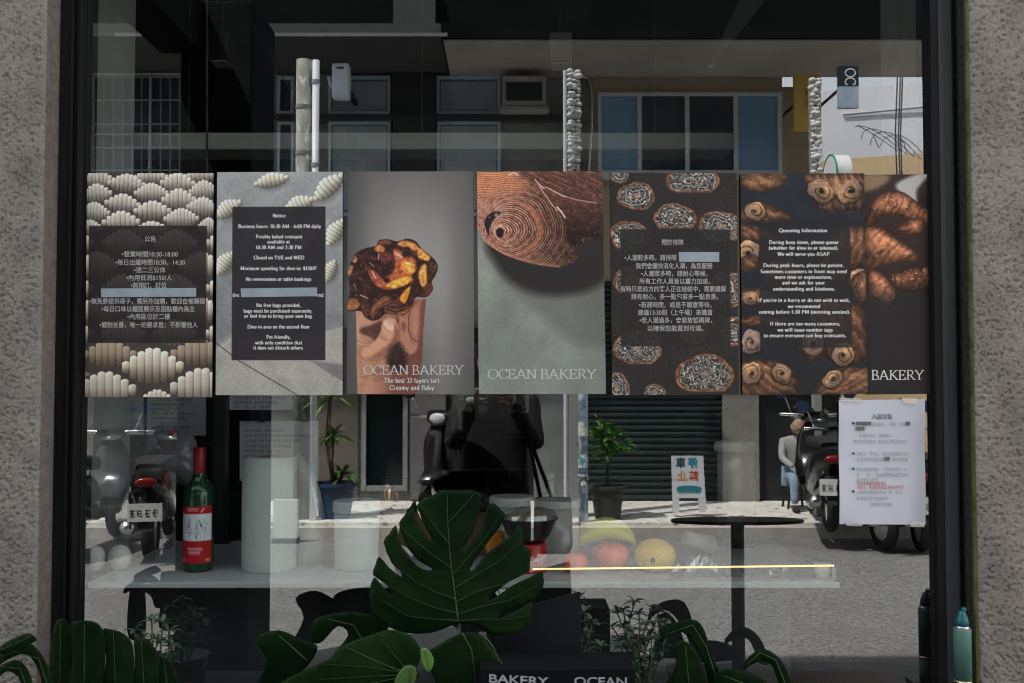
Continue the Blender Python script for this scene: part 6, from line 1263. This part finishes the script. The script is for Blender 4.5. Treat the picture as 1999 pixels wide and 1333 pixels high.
# planter shelf under the plants (its top stays below the frame)
sh = thing('plant_shelf', (0, -.3, 0), 'black plant bench running under the window', 'bench')
MB().box((-1.08, -.46, .62), (1.06, -.12, .655)).build('shelf_top', M['black'], sh)
for x in (-1.0, 1.0): MB().box((x - .02, -.44, .02), (x + .02, -.14, .62)).build('leg', M['black'], sh)
pc = potted(900, -.26, 'monstera with the big split leaf in the middle of the window')
big = Z([(975, 950), (940, 960), (800, 1010), (640, 1010), (500, 960), (420, 890), (408, 838), (440, 830), (480, 870), (505, 872), (470, 838), (402, 826), (400, 740), (430, 650), (470, 690), (530, 758), (548, 752), (500, 690), (424, 636), (440, 570), (464, 515), (520, 580), (605, 648), (600, 610), (545, 560), (492, 425), (530, 370), (572, 312), (590, 400), (640, 500), (720, 585), (790, 606), (800, 592), (720, 545), (655, 470), (615, 380), (592, 300), (640, 240), (688, 196), (700, 262), (745, 350), (795, 412), (800, 395), (758, 315), (725, 235), (705, 190), (745, 150), (782, 132), (830, 110), (838, 92), (905, 84), (990, 90), (1050, 80), (1092, 96), (1122, 112), (1112, 230), (1075, 350), (1010, 455), (1012, 478), (1060, 420), (1120, 345), (1148, 300), (1150, 220), (1180, 178), (1210, 175), (1250, 215), (1276, 245), (1245, 322), (1160, 430), (1070, 560), (1052, 600), (1075, 600), (1170, 490), (1290, 400), (1345, 345), (1362, 300), (1402, 370), (1392, 430), (1442, 480), (1436, 560), (1420, 620), (1300, 680), (1180, 780), (1190, 795), (1330, 700), (1430, 655), (1522, 618), (1512, 765), (1440, 805), (1310, 860), (1230, 905), (1240, 918), (1380, 850), (1452, 808), (1442, 930), (1400, 985), (1330, 1012), (1210, 1030), (1150, 1000), (1080, 960), (1010, 950)])
mid = Z([(975, 940), (960, 820), (945, 700), (925, 540), (912, 400), (905, 250), (905, 120)])
veins = [Z(v) for v in [[(955, 790), (830, 745), (700, 680), (560, 560)], [(965, 880), (820, 845), (680, 790), (500, 690)], [(930, 590), (800, 500), (660, 380), (600, 320)], [(912, 430), (830, 330), (740, 190)], [(935, 640), (1020, 540), (1130, 420), (1240, 260)], [(950, 720), (1080, 640), (1250, 540), (1380, 400)], [(960, 810), (1090, 740), (1250, 700), (1430, 650)], [(970, 890), (1120, 840), (1300, 800), (1490, 700)], [(975, 930), (1120, 920), (1300, 920), (1420, 900)], [(970, 930), (820, 920), (650, 900), (450, 780)], [(908, 300), (990, 210), (1080, 110)]]]
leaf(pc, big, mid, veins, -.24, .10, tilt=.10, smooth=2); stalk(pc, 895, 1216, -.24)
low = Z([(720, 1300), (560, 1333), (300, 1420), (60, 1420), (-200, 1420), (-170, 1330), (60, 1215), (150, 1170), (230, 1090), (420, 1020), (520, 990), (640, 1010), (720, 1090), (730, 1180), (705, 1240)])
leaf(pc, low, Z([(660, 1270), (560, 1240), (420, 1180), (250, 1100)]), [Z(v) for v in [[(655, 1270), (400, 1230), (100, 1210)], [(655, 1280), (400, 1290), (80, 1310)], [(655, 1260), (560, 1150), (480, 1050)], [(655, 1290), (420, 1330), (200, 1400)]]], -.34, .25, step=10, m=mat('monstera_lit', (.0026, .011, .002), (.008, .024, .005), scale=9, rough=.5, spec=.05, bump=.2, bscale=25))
low2 = Z([(1280, 1240), (1180, 1100), (1120, 1020), (1000, 1010), (860, 1080), (760, 1150), (800, 1260), (900, 1400), (1300, 1420)])
leaf(pc, low2, Z([(1000, 1010), (1060, 1120), (1080, 1260), (1100, 1400)]), [], -.27, .4, step=11)
MB().tube([P(946, 1240, -.288), P(962, 1262, -.29), P(975, 1290, -.295), P(985, 1300, -.295), P(990, 1330, -.30)], .0016, 6).build('tendril', M['vein'], pc, smooth=True)
young = [(822, 1268), (834, 1266), (846, 1284), (845, 1300), (838, 1312), (830, 1306), (823, 1290)]
leaf(pc, young, [(840, 1312), (834, 1290), (828, 1270)], [], -.37, .2, step=4, m=M['leafyoung'], mlabel='young pale yellow green leaf', vein_r=.001)
leaf(pc, [(790, 1300), (812, 1304), (808, 1335), (780, 1345), (770, 1330)], [(800, 1340), (800, 1304)], [], -.372, .2, step=5, m=mat('monstera_mid', (.03, .08, .012), (.045, .11, .02), scale=12), vein_r=.0015)
leaf(pc, [(612, 1212), (640, 1200), (680, 1194), (700, 1196), (735, 1206), (760, 1240), (720, 1290), (650, 1285), (680, 1240), (660, 1222), (632, 1250), (616, 1256), (608, 1240)], [(720, 1270), (690, 1220), (640, 1208)], [], -.13, .6, step=7)
leaf(pc, [(500, 1246), (545, 1230), (590, 1250), (620, 1262), (600, 1300), (540, 1350), (500, 1345), (520, 1290)], [(600, 1290), (545, 1240)], [], -.2, .5, step=8)
pl_ = potted(180, -.30, 'monstera with drooping fingered leaves at the lower left corner')
for out, mid, y in [([(108, 1216), (124, 1208), (135, 1222), (140, 1260), (138, 1340), (100, 1350), (98, 1270)], [(118, 1345), (118, 1216)], -.22),
                    ([(140, 1220), (152, 1212), (178, 1212), (196, 1222), (206, 1250), (204, 1300), (194, 1350), (138, 1350), (142, 1280)], [(165, 1345), (165, 1216)], -.27),
                    ([(200, 1232), (214, 1228), (240, 1236), (258, 1256), (262, 1300), (256, 1350), (196, 1350), (208, 1290)], [(226, 1345), (222, 1234)], -.26),
                    ([(262, 1246), (280, 1248), (302, 1264), (310, 1290), (304, 1350), (254, 1350), (264, 1300)], [(282, 1345), (276, 1252)], -.25),
                    ([(312, 1282), (330, 1290), (346, 1318), (352, 1350), (300, 1350), (310, 1310)], [(328, 1345), (320, 1288)], -.24),
                    ([(0, 1262), (30, 1244), (56, 1236), (72, 1250), (40, 1262), (4, 1278)], [(0, 1270), (60, 1242)], -.36),
                    ([(-8, 1282), (20, 1266), (52, 1254), (70, 1264), (92, 1296), (104, 1345), (86, 1350), (76, 1310), (56, 1280), (30, 1280), (-8, 1300)], [(96, 1345), (76, 1285), (20, 1270)], -.35),
                    ([(-8, 1306), (20, 1290), (42, 1292), (60, 1318), (64, 1350), (46, 1350), (36, 1322), (14, 1310), (-8, 1326)], [(54, 1345), (40, 1305), (0, 1300)], -.37)]:
    leaf(pl_, out, mid, [], y, 1.6, step=7, vein_r=.0012)
pr_ = potted(1400, -.16, 'monstera with curled dark leaves at the lower right')
leaf(pr_, [(1290, 1240), (1300, 1226), (1326, 1212), (1356, 1210), (1372, 1224), (1384, 1256), (1396, 1290), (1412, 1335), (1388, 1345), (1376, 1300), (1362, 1270), (1346, 1246), (1326, 1232), (1306, 1240), (1290, 1256)], [(1400, 1330), (1378, 1262), (1352, 1220), (1300, 1238)], [], -.10, .8, step=6)
leaf(pr_, [(1316, 1258), (1340, 1252), (1360, 1274), (1374, 1310), (1378, 1345), (1300, 1345), (1320, 1300)], [(1345, 1342), (1338, 1262)], [], -.13, .8, step=7)
leaf(pr_, [(1452, 1296), (1466, 1278), (1486, 1268), (1506, 1272), (1526, 1290), (1540, 1318), (1548, 1345), (1526, 1345), (1508, 1302), (1490, 1290), (1462, 1300), (1455, 1308)], [(1535, 1342), (1514, 1288), (1484, 1274), (1456, 1298)], [], -.10, .8, step=6)
leaf(pr_, [(1400, 1312), (1440, 1306), (1480, 1320), (1500, 1345), (1400, 1350)], [(1480, 1345), (1410, 1318)], [], -.12, .8, step=7)
def sprigs(px, y, heads, label, seed):
    r = random.Random(seed); c = P(px, 1333, y); root = thing('umbrella_plant', (c.x, y, .66), label, 'plant', 'small leaved plants before the window')
    MB().lathe((c.x, y, .66), [(0, .001), (.035, 0), (.045, .06), (.048, .062), (.04, .062), (0, .055)], 24).build('pot', bpy.data.materials['pot_black'], root, smooth=True)
    st_ = MB(); lv = MB()
    for (hx, hy) in heads:
        s = 1.0
        h = P(hx, hy, y + r.uniform(-.03, .03)); b_ = Vector((c.x, y, .72)); m_ = (h + b_) / 2 + Vector((r.uniform(-.02, .02), 0, .02)); st_.tube([b_, m_, h], .0018, 6)
        for k in range(3):
            q = m_.lerp(h, k / 2); n = 7 if k == 2 else 4
            for i in range(n):
                a = i * 6.283 / n + r.uniform(-.3, .3); e = r.uniform(-.3, .7); leafquad(lv, q, (math.cos(a) * math.cos(e), .6 * math.sin(a) * math.cos(e), math.sin(e) + .25), s * r.uniform(.022, .036), s * .011, .35)
    st_.build('stems', M['stem'], root, smooth=True); lv.build('leaves', mat('small_leaf', (.02, .045, .022), (.035, .065, .03), scale=30, rough=.5) if 'small_leaf' not in bpy.data.materials else bpy.data.materials['small_leaf'], root)
sprigs(300, -.09, [(296, 1212), (318, 1216), (330, 1232), (262, 1230), (278, 1246), (310, 1250), (334, 1258)], 'small leaved plant in front of the glass at lower left', 3)
sprigs(1150, -.09, [(1140, 1196), (1156, 1218), (1136, 1240), (1172, 1262), (1148, 1276), (1120, 1284)], 'small leaved plant beside the black menu board', 5)
sprigs(1250, -.09, [(1218, 1226), (1236, 1232), (1262, 1216), (1290, 1216), (1272, 1246), (1306, 1226), (1246, 1272), (1210, 1262), (1290, 1270), (1226, 1290)], 'bushier small leaved plant right of the menu board', 6)
# menu board and lettered box, flask at the right
mbd = thing('menu_board', P(1085, 1333, -.19), 'blank black board on a thin post behind the big leaf', 'board')
MB().prism([P(985, 1200, -.19), P(1060, 1176, -.19), P(1131, 1157, -.19), P(1135, 1220, -.19), P(1136, 1277, -.19), P(1040, 1296, -.19), P(985, 1306, -.19)], (0, .012, 0)).build('board', mat('board_black', (.006, .008, .011), (.009, .011, .014), scale=6, rough=.8, spec=.15), mbd)
MB().tube([P(1060, 1280, -.175), P(1046, 1380, -.175)], .003, 8).build('post', M['black'], mbd)
bx_ = thing('lettered_box', P(1090, 1400, -.33), 'black box with white capital letters at the bottom edge of the photo', 'box')
a, b = P(936, 1305, -.33), P(1240, 1305, -.33)
MB().box((a.x, -.33, .656), (b.x, -.20, a.z)).build('box', mat('box_black', (.004, .005, .006), rough=.9, spec=.1), bx_, bevel=.003)
t = Letters(lambda px, py, l: P(px, py, -.3305 - l)); t.line('BAKERY', 1012, 1335, 23, width=118, slope=.06, font='cjk', weight=.02); t.line('OCEAN', 1172, 1338, 23, width=104, slope=.01, font='cjk', weight=.02); t.build(mat('faded_print', (.22, .23, .25), (.36, .37, .39), scale=60), bx_)
fl = P(1878, 1330, -.10); s = S(-.10); c = Vector((P(1880, 1330, -.10).x, -.10, fl.z - .06))
root = thing('green_flask', c, 'slim green flask with teal cap standing by the right frame', 'flask')
gm = mat('flask_green', (.07, .17, .13), (.09, .20, .155), scale=6, rough=.35); tm = mat('flask_teal', (.01, .10, .12), rough=.35)
zz_ = lambda row: P(1880, row, -.10).z - c.z
MB().lathe(c, [(0, .001), (.017, 0), (.0195, .004), (.0195, zz_(1326))], 28).build('flask_base', gm, root, smooth=True)
MB().lathe(c, [(.0197, zz_(1333)), (.0202, zz_(1332)), (.0202, zz_(1328)), (.0197, zz_(1327))], 28).build('gold_ring', mat('ring_gold', (.7, .6, .35), rough=.2, metal=1), root, smooth=True)
MB().lathe(c, [(.0195, zz_(1326)), (.0198, zz_(1228)), (.0190, zz_(1226))], 28).build('flask_body', gm, root, smooth=True)
MB().lathe(c, [(.0160, zz_(1227)), (.0165, zz_(1226.5)), (.0165, zz_(1222)), (.0155, zz_(1221))], 28).build('steel_ring', M['steel'], root, smooth=True)
MB().lathe(c, [(.0150, zz_(1222)), (.0150, zz_(1212)), (.0125, zz_(1204)), (.0085, zz_(1198)), (.0080, zz_(1193)), (0, zz_(1192))], 28).build('cap', tm, root, smooth=True)
MB().ball(c + Vector((.004, 0, zz_(1190))), .0062, 16, 10).build('knob', tm, root, smooth=True)
ld = thing('flask_ledge', Vector((c.x, -.10, 0)), 'small black ledge carrying the green flask', 'ledge')
MB().box((c.x - .04, -.14, c.z - .012), (c.x + .04, YF - .002 + .0, c.z)).build('ledge_top', M['black'], ld); MB().box((c.x - .01, -.12, .02), (c.x + .01, -.10, c.z - .012)).build('leg', M['black'], ld)
